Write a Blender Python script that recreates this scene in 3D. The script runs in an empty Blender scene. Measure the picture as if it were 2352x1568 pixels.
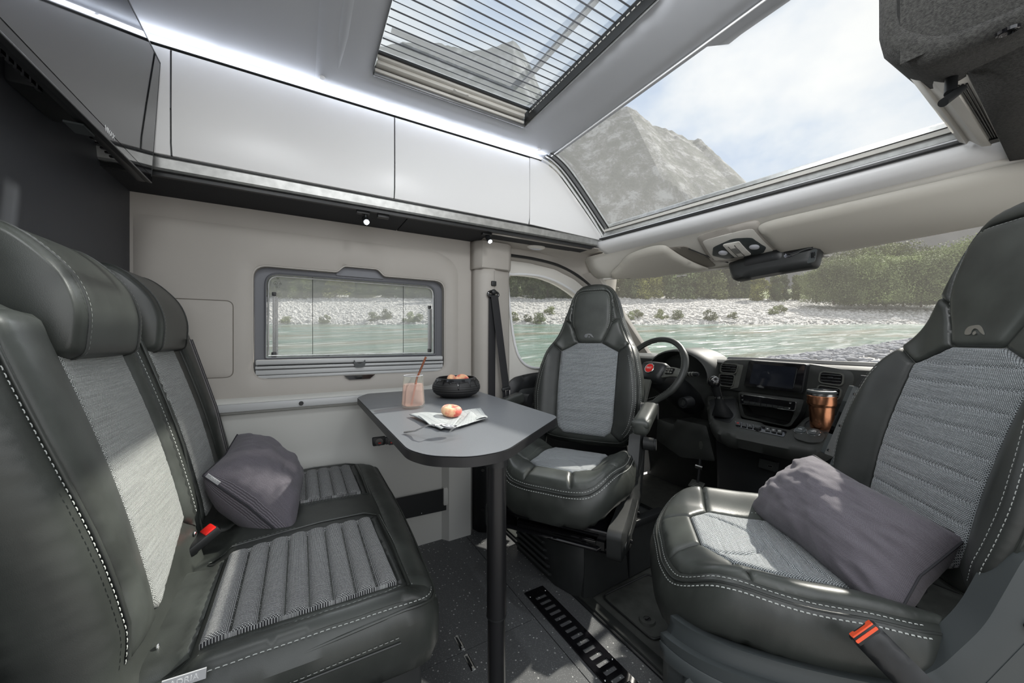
import bpy, bmesh, math, random
import numpy as np
from mathutils import Vector, Matrix
from mathutils.geometry import delaunay_2d_cdt
random.seed(7); np.random.seed(7)
C = bpy.context.scene.collection
sc = bpy.context.scene
pi = math.pi

# ------------------------------------------------------------------ camera
# van axes: +X towards the windscreen, +Y towards the driver's-side wall, Z up, floor at z = 0
FPX = 832.0
EYE = Vector((0, 0, .98))
HZ = 780.0
FW = Vector((.5045, .8634, 0)).normalized()
RT = Vector((.8634, -.5045, 0)).normalized()
cd = bpy.data.cameras.new('camera'); cam = bpy.data.objects.new('camera', cd); C.objects.link(cam)
cd.sensor_width = 36; cd.lens = FPX / 2352 * 36; cd.clip_start = .02; cd.clip_end = 5000
cd.shift_y = -4 / 2352
cam.location = EYE
cam.rotation_euler = (pi / 2, 0, math.atan2(FW.y, FW.x) - pi / 2)
sc.camera = cam

def P(u, v, x=None, y=None, z=None, D=None):
    """the point of the van or the valley that lies behind a spot of the photograph, on a given plane"""
    d = FW * FPX + RT * (u - 1176) + Vector((0, 0, HZ - v))
    if x is not None: s = (x - EYE.x) / d.x
    elif y is not None: s = (y - EYE.y) / d.y
    elif z is not None: s = (z - EYE.z) / d.z
    else: s = D / FPX
    return EYE + d * s

# ------------------------------------------------------------------ colour management, world, sun, area lights
sc.view_settings.view_transform = 'Standard'; sc.view_settings.look = 'None'
sc.view_settings.gamma = 1; sc.view_settings.use_curve_mapping = False
sc.view_settings.exposure = 0.10
sc.cycles.max_bounces = 8; sc.cycles.transparent_max_bounces = 24
sc.cycles.diffuse_bounces = 4; sc.cycles.glossy_bounces = 4; sc.cycles.transmission_bounces = 8
sc.cycles.caustics_reflective = False; sc.cycles.caustics_refractive = False
sc.cycles.sample_clamp_indirect = 6
sc.cycles.use_denoising = True

w = bpy.data.worlds.new('sky'); sc.world = w; w.use_nodes = True
nt = w.node_tree; nt.nodes.clear()
def N(nt, t, **k):
    n = nt.nodes.new(t)
    for a, b in k.items(): setattr(n, a, b)
    return n
L = lambda nt, a, b: nt.links.new(a, b)
def ramp(nt, fac, stops, interp='LINEAR'):
    r = N(nt, 'ShaderNodeValToRGB'); r.color_ramp.interpolation = interp
    e = r.color_ramp.elements
    while len(e) < len(stops): e.new(.5)
    for i, (p, c) in enumerate(stops):
        e[i].position = p; e[i].color = (*c, 1) if len(c) == 3 else c
    L(nt, fac, r.inputs[0]); return r.outputs[0]
tc = N(nt, 'ShaderNodeTexCoord'); mp = N(nt, 'ShaderNodeMapping'); mp.inputs['Scale'].default_value = (1, 1, 1.7)
L(nt, tc.outputs['Generated'], mp.inputs[0])
nz = N(nt, 'ShaderNodeTexNoise'); nz.inputs['Scale'].default_value = 2.6; nz.inputs['Detail'].default_value = 9; nz.inputs['Roughness'].default_value = .56
L(nt, mp.outputs[0], nz.inputs['Vector'])
col = ramp(nt, nz.outputs[0], [(.34, (.50, .62, .82)), (.43, (.72, .79, .89)), (.50, (.86, .89, .94)), (.60, (1.0, 1.0, 1.0))])
bg = N(nt, 'ShaderNodeBackground'); bg.inputs[1].default_value = .90
L(nt, col, bg.inputs[0]); wo = N(nt, 'ShaderNodeOutputWorld'); L(nt, bg.outputs[0], wo.inputs[0])

def light(name, kind, loc, energy, color=(1, 1, 1), look=None, **k):
    d = bpy.data.lights.new(name, kind); d.energy = energy; d.color = color
    for a, b in k.items(): setattr(d, a, b)
    o = bpy.data.objects.new(name, d); C.objects.link(o); o.location = loc
    if look is not None:
        o.rotation_euler = (Vector(look) - Vector(loc)).to_track_quat('-Z', 'Y').to_euler()
    return o
# the sun stands ahead of the van, high over the windscreen
light('sun', 'SUN', (0, 0, 0), 7.0, (1, .95, .87), look=(-.80, -.10, -.66), angle=math.radians(1.2))
# added fill light standing outside the open sliding door behind the camera
light('door_fill', 'AREA', (.40, -.70, 1.45), 10, (.97, .985, 1), look=(.75, 1.3, .75), shape='RECTANGLE', size=1.5, size_y=1.3)
light('rear_cabin_fill', 'AREA', (-.15, .55, 1.87), 3.5, (.95, .98, 1), look=(.25, .9, 0), shape='RECTANGLE', size=.4, size_y=.3)  # added soft fill under the rear ceiling, no fitting is seen there

light('front_cabin_fill', 'AREA', (.55, .45, 1.86), 5, (.97, .985, 1), look=(1.7, 1.0, 1.35), shape='RECTANGLE', size=.35, size_y=.12)  # unseen ceiling fill, added to brighten the dim header and cab
# ------------------------------------------------------------------ materials
def srgb(r, g=None, b=None):
    if g is None: g = b = r
    return tuple(((c / 255) / 12.92 if c / 255 <= .04045 else ((c / 255 + .055) / 1.055) ** 2.4) for c in (r, g, b))
MATS = {}
def mat(name, color, rough=.5, metal=0, noise=None, bump=None, spec=.5, emit=None, alpha=None, coat=0, trans=0, sheen=0):
    m = bpy.data.materials.new(name); m.use_nodes = True; t = m.node_tree; b = t.nodes['Principled BSDF']
    b.inputs['Base Color'].default_value = (*color, 1); b.inputs['Roughness'].default_value = rough
    b.inputs['Metallic'].default_value = metal; b.inputs['Specular IOR Level'].default_value = spec
    b.inputs['Coat Weight'].default_value = coat; b.inputs['Transmission Weight'].default_value = trans
    b.inputs['Sheen Weight'].default_value = sheen
    if emit: b.inputs['Emission Color'].default_value = (*emit[0], 1); b.inputs['Emission Strength'].default_value = emit[1]
    tcx = N(t, 'ShaderNodeTexCoord')
    if noise:       # (scale, amount, second colour factor)
        nzx = N(t, 'ShaderNodeTexNoise'); nzx.inputs['Scale'].default_value = noise[0]; nzx.inputs['Detail'].default_value = 5
        L(t, tcx.outputs['Object'], nzx.inputs['Vector'])
        lo = tuple(c * (1 - noise[1]) for c in color); hi = tuple(min(1, c * (1 + noise[1])) for c in color)
        L(t, ramp(t, nzx.outputs[0], [(.32, lo), (.68, hi)]), b.inputs['Base Color'])
    if bump:        # (scale, strength, distance)
        n2 = N(t, 'ShaderNodeTexNoise'); n2.inputs['Scale'].default_value = bump[0]; n2.inputs['Detail'].default_value = 3
        L(t, tcx.outputs['Object'], n2.inputs['Vector'])
        bp = N(t, 'ShaderNodeBump'); bp.inputs['Strength'].default_value = bump[1]; bp.inputs['Distance'].default_value = bump[2]
        L(t, n2.outputs[0], bp.inputs['Height']); L(t, bp.outputs[0], b.inputs['Normal'])
    MATS[name] = m; return m

def weave(name, hi, mid, lo, bw=4.2, rh=2.6, mortar=.8, rough=.85, streak=.35, turn=False):
    """coarse two-tone weave, UV in metres"""
    m = bpy.data.materials.new(name); m.use_nodes = True; t = m.node_tree; b = t.nodes['Principled BSDF']
    b.inputs['Roughness'].default_value = rough; b.inputs['Sheen Weight'].default_value = .15; b.inputs['Specular IOR Level'].default_value = .25
    uv = N(t, 'ShaderNodeUVMap'); mpx = N(t, 'ShaderNodeMapping'); mpx.inputs['Scale'].default_value = (1000, 1000, 1000)
    if turn: mpx.inputs['Rotation'].default_value = (0, 0, pi / 2)
    L(t, uv.outputs[0], mpx.inputs[0])
    wn = N(t, 'ShaderNodeTexNoise'); wn.inputs['Scale'].default_value = .09; wn.inputs['Detail'].default_value = 2
    L(t, mpx.outputs[0], wn.inputs['Vector'])
    vm = N(t, 'ShaderNodeVectorMath', operation='MULTIPLY_ADD'); L(t, wn.outputs['Color'], vm.inputs[0])
    vm.inputs[1].default_value = (.8, .8, 0); L(t, mpx.outputs[0], vm.inputs[2])
    br = N(t, 'ShaderNodeTexBrick'); L(t, vm.outputs[0], br.inputs['Vector'])
    for k, v in (('Color1', (*hi, 1)), ('Color2', (*mid, 1)), ('Mortar', (*lo, 1)), ('Scale', 1), ('Mortar Size', mortar), ('Mortar Smooth', .4), ('Brick Width', bw), ('Row Height', rh), ('Bias', -.1)):
        br.inputs[k].default_value = v
    mp2 = N(t, 'ShaderNodeMapping'); mp2.inputs['Scale'].default_value = (8, 420, 1); L(t, uv.outputs[0], mp2.inputs[0])
    sn = N(t, 'ShaderNodeTexNoise'); sn.inputs['Scale'].default_value = 1; sn.inputs['Detail'].default_value = 3; L(t, mp2.outputs[0], sn.inputs['Vector'])
    mx = N(t, 'ShaderNodeMix', data_type='RGBA', blend_type='MULTIPLY'); mx.inputs[0].default_value = 1
    L(t, br.outputs['Color'], mx.inputs[6]); L(t, ramp(t, sn.outputs[0], [(.35, (1 - streak,) * 3), (.62, (1.0,) * 3)]), mx.inputs[7])
    L(t, mx.outputs[2], b.inputs['Base Color'])
    bp = N(t, 'ShaderNodeBump'); bp.inputs['Strength'].default_value = .5; bp.inputs['Distance'].default_value = .0008; bp.invert = True
    L(t, br.outputs['Fac'], bp.inputs['Height']); L(t, bp.outputs[0], b.inputs['Normal'])
    MATS[name] = m; return m

def pane(name, tint, gloss=.06, milk=0, milkcol=(.8, .8, .8), rough=.02):
    """thin clear sheet: transparent with a fresnel reflection and, for mesh or blind cloth, a share of scattering thread"""
    m = bpy.data.materials.new(name); m.use_nodes = True; t = m.node_tree; t.nodes.clear()
    out = N(t, 'ShaderNodeOutputMaterial'); tr = N(t, 'ShaderNodeBsdfTransparent'); tr.inputs[0].default_value = (*tint, 1)
    gl = N(t, 'ShaderNodeBsdfGlossy'); gl.inputs['Roughness'].default_value = rough
    ly = N(t, 'ShaderNodeLayerWeight'); ly.inputs[0].default_value = .12
    mu = N(t, 'ShaderNodeMath', operation='MULTIPLY'); L(t, ly.outputs['Fresnel'], mu.inputs[0]); mu.inputs[1].default_value = gloss * 10
    m1 = N(t, 'ShaderNodeMixShader'); L(t, mu.outputs[0], m1.inputs[0]); L(t, tr.outputs[0], m1.inputs[1]); L(t, gl.outputs[0], m1.inputs[2])
    last = m1
    if milk:
        df = N(t, 'ShaderNodeBsdfDiffuse'); df.inputs[0].default_value = (*milkcol, 1)
        tl = N(t, 'ShaderNodeBsdfTranslucent'); tl.inputs[0].default_value = (*milkcol, 1)
        m2 = N(t, 'ShaderNodeMixShader'); m2.inputs[0].default_value = .62; L(t, df.outputs[0], m2.inputs[1]); L(t, tl.outputs[0], m2.inputs[2])
        m3 = N(t, 'ShaderNodeMixShader'); m3.inputs[0].default_value = milk; L(t, m1.outputs[0], m3.inputs[1]); L(t, m2.outputs[0], m3.inputs[2]); last = m3
    L(t, last.outputs[0], out.inputs[0]); MATS[name] = m; return m

leather = mat('leather', (.037, .041, .037), .37, noise=(7, .28), bump=(900, .25, .0006), spec=.5)
leather_lt = mat('leather_panel', (.047, .052, .047), .40, noise=(9, .35), bump=(900, .25, .0006))
leather_dk = mat('leather_dark', (.030, .033, .031), .45, noise=(8, .25), bump=(900, .2, .0006))
fabric = weave('woven_insert', (.74, .78, .80), (.52, .56, .58), (.05, .056, .06), streak=.30)
fabric_b = weave('woven_bench', (.66, .68, .66), (.48, .50, .48), (.07, .075, .07), bw=3.6, rh=2.3, mortar=.6, streak=.25)
fab_rib = weave('woven_rib', (.62, .63, .62), (.40, .41, .41), (.035, .035, .038), bw=2.6, rh=2.2, mortar=.6, streak=.2, turn=True)
pillow_m = weave('pillow_cloth', (.27, .25, .285), (.20, .18, .21), (.085, .078, .09), bw=1.7, rh=1.2, mortar=.4, streak=.15)
thread = mat('thread', (.42, .44, .42), .7)
thread_dk = mat('dark_thread', (.02, .02, .025), .7)
blackp = mat('black_plastic', (.012, .013, .014), .42, bump=(1500, .12, .0004))
darkp = mat('dark_plastic', (.022, .024, .024), .46, noise=(30, .1), bump=(1200, .25, .0005))
dashp = mat('dash_plastic', (.022, .024, .022), .58, noise=(20, .1), bump=(1400, .3, .0004))
greyp = mat('grey_plastic', (.050, .058, .060), .4, bump=(1200, .15, .0004))
satin = mat('satin_trim', (.16, .165, .15), .28, metal=.5)
chrome = mat('chrome', (.75, .76, .76), .14, metal=1)
steel = mat('steel', (.62, .62, .62), .24, metal=1)
gloss_bk = mat('gloss_black', (.006, .006, .007), .06, spec=.6)
beige = mat('beige_trim', (.43, .405, .37), .55, noise=(3, .04), bump=(700, .12, .0005))
beige_dk = mat('dark_beige_trim', (.20, .185, .16), .6)  # darker beige for the visor recess and the panel joint
visor_m = mat('visor_vinyl', (.56, .54, .485), .5, bump=(900, .1, .0004))
beige_lt = mat('light_beige_trim', (.68, .665, .62), .48, bump=(700, .1, .0004))
lowerw = mat('pale_wall_panel', (.53, .53, .50), .5, bump=(500, .08, .0004))
whitep = mat('white_lacquer', (.86, .86, .855), .30, spec=.5, bump=(60, .02, .001))
whitet = mat('white_moulding', (.84, .85, .86), .38)
ceilm = mat('ceiling_shell', (.50, .52, .555), .6, bump=(900, .08, .0004))
alu = mat('brushed_aluminium', (.50, .51, .50), .34, metal=.85, noise=(40, .15))
alu_dk = mat('dark_aluminium', (.22, .225, .23), .38, metal=.7)
under = mat('charcoal_felt', (.022, .023, .026), .85, noise=(300, .3))
carpet = mat('grey_carpet', (.036, .036, .033), .95, noise=(220, .55), bump=(500, .9, .003), sheen=.1)
partm = mat('partition_laminate', (.045, .048, .055), .5, noise=(2, .1))
tablem = mat('table_laminate', (.145, .153, .164), .38, noise=(900, .12))
tabedge = mat('table_edge', (.015, .015, .016), .45)
legm = mat('anodised_black', (.010, .010, .011), .32)
rubber = mat('cab_rubber', (.050, .053, .048), .6, noise=(25, .2), bump=(1500, .4, .0006))
belt_m = mat('belt_webbing', (.012, .012, .014), .7, bump=(1200, .4, .0006))
belt_gr = mat('grey_webbing', (.19, .18, .18), .85, bump=(900, .6, .0008), noise=(500, .4))
redp = mat('red_button', (.75, .015, .01), .35)
orangep = mat('orange_button', (.9, .10, .03), .4)
copper = mat('copper', (.78, .36, .20), .27, metal=1, noise=(90, .08))
copper_s = mat('copper_straw', (.72, .28, .17), .18, metal=1)
ceramic = mat('black_ceramic', (.022, .022, .022), .55)
glaze = mat('black_glaze', (.012, .012, .013), .10)
label_m = mat('silver_label', (.45, .46, .47), .4)
ink = mat('pale_print', (.75, .76, .76), .5)
ink_dk = mat('dark_print', (.02, .02, .02), .6)
screen = mat('dark_screen', (.010, .012, .018), .10)
tvm = mat('tv_glass', (.010, .011, .012), .05, spec=1.0)
ledm = mat('led_strip', (1, 1, 1), .5, emit=((.86, .90, 1), 5))
bulb = mat('lamp_lens', (1, 1, 1), .5, emit=((.85, .94, 1), 60))
glass_w = pane('window_glass', (.96, .97, .96), .05, milk=.07, milkcol=(.9, .88, .82))  # slight milk share puts haze over the view into the panes
glass_a = pane('acrylic_glass', (.90, .92, .92), .05)
mesh_w = pane('fly_mesh', (1, 1, 1), 0, milk=.34, milkcol=(.92, .92, .89))
mesh_r = pane('sunroof_mesh', (1, 1, 1), 0, milk=.18, milkcol=(.9, .9, .9))
pleat_m = pane('pleat_cloth', (.97, .98, 1), 0, milk=.30, milkcol=(.85, .87, .9))
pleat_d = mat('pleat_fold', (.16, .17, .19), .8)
lens_m = mat('clear_lens', (.62, .64, .70), .15)
pocket_m = mat('blind_pocket', (.13, .135, .148), .45, metal=.3)
rail_m = mat('satin_grey_rail', (.50, .51, .51), .36, spec=.6)
plywood = mat('pale_laminate', (.50, .43, .32), .5)

# speckled vinyl floor
m = mat('speckled_vinyl', (.055, .058, .060), .48); t = m.node_tree; b = t.nodes['Principled BSDF']
tcx = N(t, 'ShaderNodeTexCoord'); vo = N(t, 'ShaderNodeTexVoronoi'); vo.inputs['Scale'].default_value = 75; L(t, tcx.outputs['Object'], vo.inputs['Vector'])
v2 = N(t, 'ShaderNodeTexVoronoi'); v2.inputs['Scale'].default_value = 210; L(t, tcx.outputs['Object'], v2.inputs['Vector'])
f1 = ramp(t, vo.outputs['Distance'], [(.15, (.38, .38, .36)), (.22, (0, 0, 0))])
# only some cells carry a chip
sp = N(t, 'ShaderNodeSeparateColor'); L(t, vo.outputs['Color'], sp.inputs[0])
c1 = N(t, 'ShaderNodeMath', operation='GREATER_THAN'); L(t, sp.outputs[0], c1.inputs[0]); c1.inputs[1].default_value = .55
f2 = ramp(t, v2.outputs['Distance'], [(.18, (.10, .10, .10)), (.30, (0, 0, 0))])
mx = N(t, 'ShaderNodeMix', data_type='RGBA', blend_type='MIX'); L(t, c1.outputs[0], mx.inputs[0]); mx.inputs[6].default_value = (0, 0, 0, 1); L(t, f1, mx.inputs[7])
a1 = N(t, 'ShaderNodeMix', data_type='RGBA', blend_type='ADD'); a1.inputs[0].default_value = 1; L(t, mx.outputs[2], a1.inputs[6]); L(t, f2, a1.inputs[7])
a2 = N(t, 'ShaderNodeMix', data_type='RGBA', blend_type='ADD'); a2.inputs[0].default_value = 1; L(t, a1.outputs[2], a2.inputs[6]); a2.inputs[7].default_value = (.085, .088, .090, 1)
L(t, a2.outputs[2], b.inputs['Base Color']); floor_m = m

# ------------------------------------------------------------------ object helpers
WM = {}
def tag(o, label=None, cat=None, group=None, kind=None):
    if label: o['label'] = label
    if cat: o['category'] = cat
    if group: o['group'] = group
    if kind: o['kind'] = kind
    return o
def thing(name, loc, label, cat, group=None, M=None, kind=None):
    o = bpy.data.objects.new(name, None); C.objects.link(o); o.empty_display_size = .05
    W = M if M is not None else Matrix.Translation(Vector(loc))
    o.matrix_world = W; WM[o.name] = W.copy(); tag(o, label, cat, group, kind)
    return o
def link_mesh(name, me, material, parent=None, smooth=True, local=False, angle=40, sol=None, sub=0):
    """verts given in world space unless local=True (then in the thing's own space)"""
    o = bpy.data.objects.new(name, me); C.objects.link(o)
    if material is not None and not me.materials: me.materials.append(material)
    if parent is not None:
        W = WM[parent.name]
        if not local: me.transform(W.inverted())
        o.parent = parent; WM[o.name] = W
    else:
        if len(me.vertices):
            co = np.empty(len(me.vertices) * 3); me.vertices.foreach_get('co', co); co = co.reshape(-1, 3)
            c = Vector(((co[:, 0].min() + co[:, 0].max()) / 2, (co[:, 1].min() + co[:, 1].max()) / 2, co[:, 2].min()))
            me.transform(Matrix.Translation(-c)); o.location = c
        WM[o.name] = Matrix.Translation(o.location)
    if smooth:
        me.polygons.foreach_set('use_smooth', [True] * len(me.polygons))
        if angle: me.set_sharp_from_angle(angle=math.radians(angle))
    if sol:
        md = o.modifiers.new('thickness', 'SOLIDIFY'); md.thickness = sol; md.offset = 0
    if sub:
        md = o.modifiers.new('smooth', 'SUBSURF'); md.levels = md.render_levels = sub
    return o
def from_data(name, V, F, material, parent=None, uv=None, **k):
    me = bpy.data.meshes.new(name); me.from_pydata([tuple(v) for v in V], [], [tuple(f) for f in F]); me.update()
    if uv is not None:
        ul = me.uv_layers.new(name='UVMap'); li = np.empty(len(me.loops), dtype=np.int32); me.loops.foreach_get('vertex_index', li)
        ul.data.foreach_set('uv', np.asarray(uv, dtype=np.float32)[li].ravel())
    return link_mesh(name, me, material, parent, **k)

class MB:
    """collects shapes into one mesh"""
    def __init__(s): s.bm = bmesh.new()
    def _new(s, vs, M):
        if M is not None: bmesh.ops.transform(s.bm, matrix=M, verts=vs)
    def box(s, c, d, rot=None, bev=0, seg=2):
        g = bmesh.ops.create_cube(s.bm, size=1); vs = g['verts']
        M = Matrix.Translation(Vector(c)) @ (rot.to_4x4() if rot is not None else Matrix()) @ Matrix.Diagonal((*d, 1))
        bmesh.ops.transform(s.bm, matrix=M, verts=vs)
        if bev:
            es = list({e for v in vs for e in v.link_edges})
            bmesh.ops.bevel(s.bm, geom=es, offset=bev, segments=seg, affect='EDGES', profile=.5)
        return s
    def cyl(s, p0, p1, r0, r1=None, seg=20, caps=True):
        p0 = Vector(p0); p1 = Vector(p1); r1 = r0 if r1 is None else r1
        q = (p1 - p0).to_track_quat('Z', 'Y').to_matrix().to_4x4(); h = (p1 - p0).length
        g = bmesh.ops.create_cone(s.bm, cap_ends=caps, segments=seg, radius1=r0, radius2=r1, depth=h)
        bmesh.ops.transform(s.bm, matrix=Matrix.Translation((p0 + p1) / 2) @ q, verts=g['verts']); return s
    def sph(s, c, r, sc3=(1, 1, 1), seg=16, rot=None):
        g = bmesh.ops.create_uvsphere(s.bm, u_segments=seg, v_segments=max(6, seg // 2), radius=r)
        M = Matrix.Translation(Vector(c)) @ (rot.to_4x4() if rot is not None else Matrix()) @ Matrix.Diagonal((*sc3, 1))
        bmesh.ops.transform(s.bm, matrix=M, verts=g['verts']); return s
    def tube(s, pts, r, seg=8, closed=False, flat=None, up=None):
        pts = [Vector(p) for p in pts]; n = len(pts); rings = []
        rr = r if isinstance(r, (list, tuple)) else [r] * n
        prev = None
        for i, p in enumerate(pts):
            a = pts[(i - 1) % n] if closed or i else pts[0]; b_ = pts[(i + 1) % n] if closed or i < n - 1 else pts[-1]
            tg = (b_ - a).normalized()
            ref = Vector(up) if up is not None else (prev if prev is not None else (Vector((0, 0, 1)) if abs(tg.z) < .9 else Vector((1, 0, 0))))
            x = tg.cross(ref)
            if x.length < 1e-5: x = tg.orthogonal()
            x.normalize(); y = x.cross(tg).normalized(); prev = y
            fx, fy = flat if flat else (1, 1)
            rings.append([s.bm.verts.new(p + x * math.cos(2 * pi * k / seg) * rr[i] * fx + y * math.sin(2 * pi * k / seg) * rr[i] * fy) for k in range(seg)])
        m_ = n if closed else n - 1
        for i in range(m_):
            A, B = rings[i], rings[(i + 1) % n]
            for k in range(seg): s.bm.faces.new((A[k], A[(k + 1) % seg], B[(k + 1) % seg], B[k]))
        if not closed: s.bm.faces.new(rings[0][::-1]); s.bm.faces.new(rings[-1])
        return s
    def lathe(s, prof, M=None, seg=32):
        rings = []
        for (r, z) in prof:
            if r < 1e-6: rings.append([s.bm.verts.new((0, 0, z))])
            else: rings.append([s.bm.verts.new((r * math.cos(2 * pi * k / seg), r * math.sin(2 * pi * k / seg), z)) for k in range(seg)])
        for A, B in zip(rings, rings[1:]):
            for k in range(seg):
                k2 = (k + 1) % seg
                if len(A) == 1 and len(B) == 1: continue
                if len(A) == 1: s.bm.faces.new((A[0], B[k], B[k2]))
                elif len(B) == 1: s.bm.faces.new((A[k], B[0], A[k2]))
                else: s.bm.faces.new((A[k], B[k], B[k2], A[k2]))
        if M is not None: bmesh.ops.transform(s.bm, matrix=M, verts=[v for R in rings for v in R])
        return s
    def prism(s, poly, M, h, bev=0):
        """polygon in the (a,b) plane of M, extruded from 0 to h along M's third axis"""
        v0 = [s.bm.verts.new(M @ Vector((a, b, 0))) for a, b in poly]; v1 = [s.bm.verts.new(M @ Vector((a, b, h))) for a, b in poly]
        n = len(poly); fs = [s.bm.faces.new(v0[::-1]), s.bm.faces.new(v1)]
        for i in range(n): fs.append(s.bm.faces.new((v0[i], v0[(i + 1) % n], v1[(i + 1) % n], v1[i])))
        if bev:
            es = list({e for f in fs[:2] for e in f.edges})
            bmesh.ops.bevel(s.bm, geom=es, offset=bev, segments=2, affect='EDGES', profile=.5)
        return s
    def loft(s, lines, close=False, ends=False):
        R = [[s.bm.verts.new(Vector(p)) for p in ln] for ln in lines]
        for A, B in zip(R, R[1:]):
            n = len(A)
            for i in range(n if close else n - 1): s.bm.faces.new((A[i], A[(i + 1) % n], B[(i + 1) % n], B[i]))
        if ends: s.bm.faces.new(R[0][::-1]); s.bm.faces.new(R[-1])
        return s
    def build(s, name, material, parent=None, smooth=True, angle=40, local=False, weld=False, **k):
        if weld: bmesh.ops.remove_doubles(s.bm, verts=s.bm.verts, dist=1e-5)
        bmesh.ops.recalc_face_normals(s.bm, faces=s.bm.faces)
        me = bpy.data.meshes.new(name); s.bm.to_mesh(me); s.bm.free()
        return link_mesh(name, me, material, parent, smooth=smooth, angle=angle, local=local, **k)

# --- polygon tools
def resample(poly, sp):
    out = []
    n = len(poly)
    for i in range(n):
        p, q = np.array(poly[i], float), np.array(poly[(i + 1) % n], float)
        k = max(1, int(np.ceil(np.linalg.norm(q - p) / sp)))
        for j in range(k): out.append(p + (q - p) * j / k)
    return np.array(out)
def roundpoly(poly, r, seg=6):
    out = []; n = len(poly)
    for i in range(n):
        p0, p, p1 = (np.array(poly[(i + d) % n][:2], float) for d in (-1, 0, 1))
        ri = r[i] if isinstance(r, (list, tuple)) else r
        a, b = p0 - p, p1 - p; la, lb = np.linalg.norm(a), np.linalg.norm(b); a /= la; b /= lb
        d = min(ri, la * .48, lb * .48)
        if d < 1e-6: out.append(tuple(p)); continue
        for j in range(seg + 1):
            t_ = j / seg
            out.append(tuple((1 - t_) ** 2 * (p + a * d) + 2 * t_ * (1 - t_) * p + t_ ** 2 * (p + b * d)))
    return out
def catmull(pts, seg=6, closed=False):
    pts = [np.array(p, float) for p in pts]; n = len(pts); out = []
    rng = range(n) if closed else range(n - 1)
    for i in rng:
        p0 = pts[(i - 1) % n] if closed or i else pts[0]; p1 = pts[i]; p2 = pts[(i + 1) % n]; p3 = pts[(i + 2) % n] if closed or i < n - 2 else pts[-1]
        for j in range(seg):
            t_ = j / seg
            out.append(.5 * ((2 * p1) + (-p0 + p2) * t_ + (2 * p0 - 5 * p1 + 4 * p2 - p3) * t_ ** 2 + (-p0 + 3 * p1 - 3 * p2 + p3) * t_ ** 3))
    if not closed: out.append(pts[-1])
    return [tuple(p) for p in out]
def inside(pts, poly):
    poly = np.asarray(poly); x, y = pts[:, 0], pts[:, 1]; c = np.zeros(len(pts), bool)
    x0, y0 = poly[:, 0], poly[:, 1]; x1, y1 = np.roll(x0, -1), np.roll(y0, -1)
    for a, b, c_, d in zip(x0, y0, x1, y1):
        m_ = ((b > y) != (d > y))
        if m_.any():
            xi = (c_ - a) * (y - b) / (d - b + 1e-30) + a
            c ^= m_ & (x < xi)
    return c
def dist(pts, poly):
    poly = np.asarray(poly); A = poly; B = np.roll(poly, -1, axis=0); best = np.full(len(pts), 1e9)
    for a, b in zip(A, B):
        ab = b - a; L2 = (ab ** 2).sum() + 1e-18
        t_ = np.clip(((pts - a) @ ab) / L2, 0, 1)
        d = ((pts - a - t_[:, None] * ab) ** 2).sum(1); best = np.minimum(best, d)
    return np.sqrt(best)
def shrink(poly, d):
    """inset a polygon by d"""
    poly = [np.array(p, float) for p in poly]; n = len(poly)
    area = sum(poly[i][0] * poly[(i + 1) % n][1] - poly[(i + 1) % n][0] * poly[i][1] for i in range(n))
    s_ = 1 if area > 0 else -1; out = []
    for i in range(n):
        a = poly[i] - poly[i - 1]; b = poly[(i + 1) % n] - poly[i]
        la, lb = np.linalg.norm(a), np.linalg.norm(b)
        if la < 1e-9 or lb < 1e-9: out.append(poly[i]); continue
        na = np.array((-a[1], a[0])) / la; nb = np.array((-b[1], b[0])) / lb; nn = na + nb; ln = np.linalg.norm(nn)
        if ln < 1e-6: out.append(poly[i]); continue
        nn /= ln; out.append(poly[i] + s_ * nn * d / max(.5, nn @ nb))
    return [tuple(p) for p in out]
def cdt(outer, holes=(), sp=.01, rows=None):
    loops = [resample(outer, sp)] + [resample(h, sp) for h in holes]
    V = []; E = []
    for lp in loops:
        o0 = len(V); n = len(lp); V += [tuple(p) for p in lp]; E += [(o0 + i, o0 + (i + 1) % n) for i in range(n)]
    lo = loops[0].min(0); hi = loops[0].max(0)
    ry = rows or sp
    ys = np.arange(lo[1] + ry / 2, hi[1], ry); g = []
    for j, y_ in enumerate(ys):
        xs = np.arange(lo[0] + (sp / 2 if j % 2 else 0), hi[0], sp); g.append(np.stack([xs, np.full_like(xs, y_)], 1))
    g = np.concatenate(g) if g else np.zeros((0, 2))
    g = g[inside(g, loops[0])]
    for h in loops[1:]: g = g[~inside(g, h)]
    for lp in loops: g = g[dist(g, lp) > sp * .45] if len(g) else g
    V += [tuple(p) for p in g]
    r = delaunay_2d_cdt([Vector(p) for p in V], E, [], 0, 1e-6)
    W = np.array([(p.x, p.y) for p in r[0]]); T = np.array([f for f in r[2] if len(f) == 3])
    cen = W[T].mean(1); keep = inside(cen, loops[0])
    for h in loops[1:]: keep &= ~inside(cen, h)
    T = T[keep]
    # consistent winding
    a, b, c = W[T[:, 0]], W[T[:, 1]], W[T[:, 2]]
    cr = (b[:, 0] - a[:, 0]) * (c[:, 1] - a[:, 1]) - (b[:, 1] - a[:, 1]) * (c[:, 0] - a[:, 0])
    T[cr < 0] = T[cr < 0][:, ::-1]; T = T[np.abs(cr) > 1e-12]
    used = np.unique(T); mp_ = -np.ones(len(W), int); mp_[used] = np.arange(len(used))
    return W[used], mp_[T], loops
def borders(T):
    cnt = {}
    for t_ in T:
        for i in range(3):
            e = (int(t_[i]), int(t_[(i + 1) % 3])); cnt[e] = 1
    return [e for e in cnt if (e[1], e[0]) not in cnt]
def arc(d, r):
    q = np.clip(d / max(r, 1e-9), 0, 1); return r * np.sqrt(np.clip(1 - (1 - q) ** 2, 0, 1))
def toM(M, a, b, n):
    A = np.array(M)[:3]; P_ = np.stack([a, b, n, np.ones_like(a)], 1); return P_ @ A.T
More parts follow.
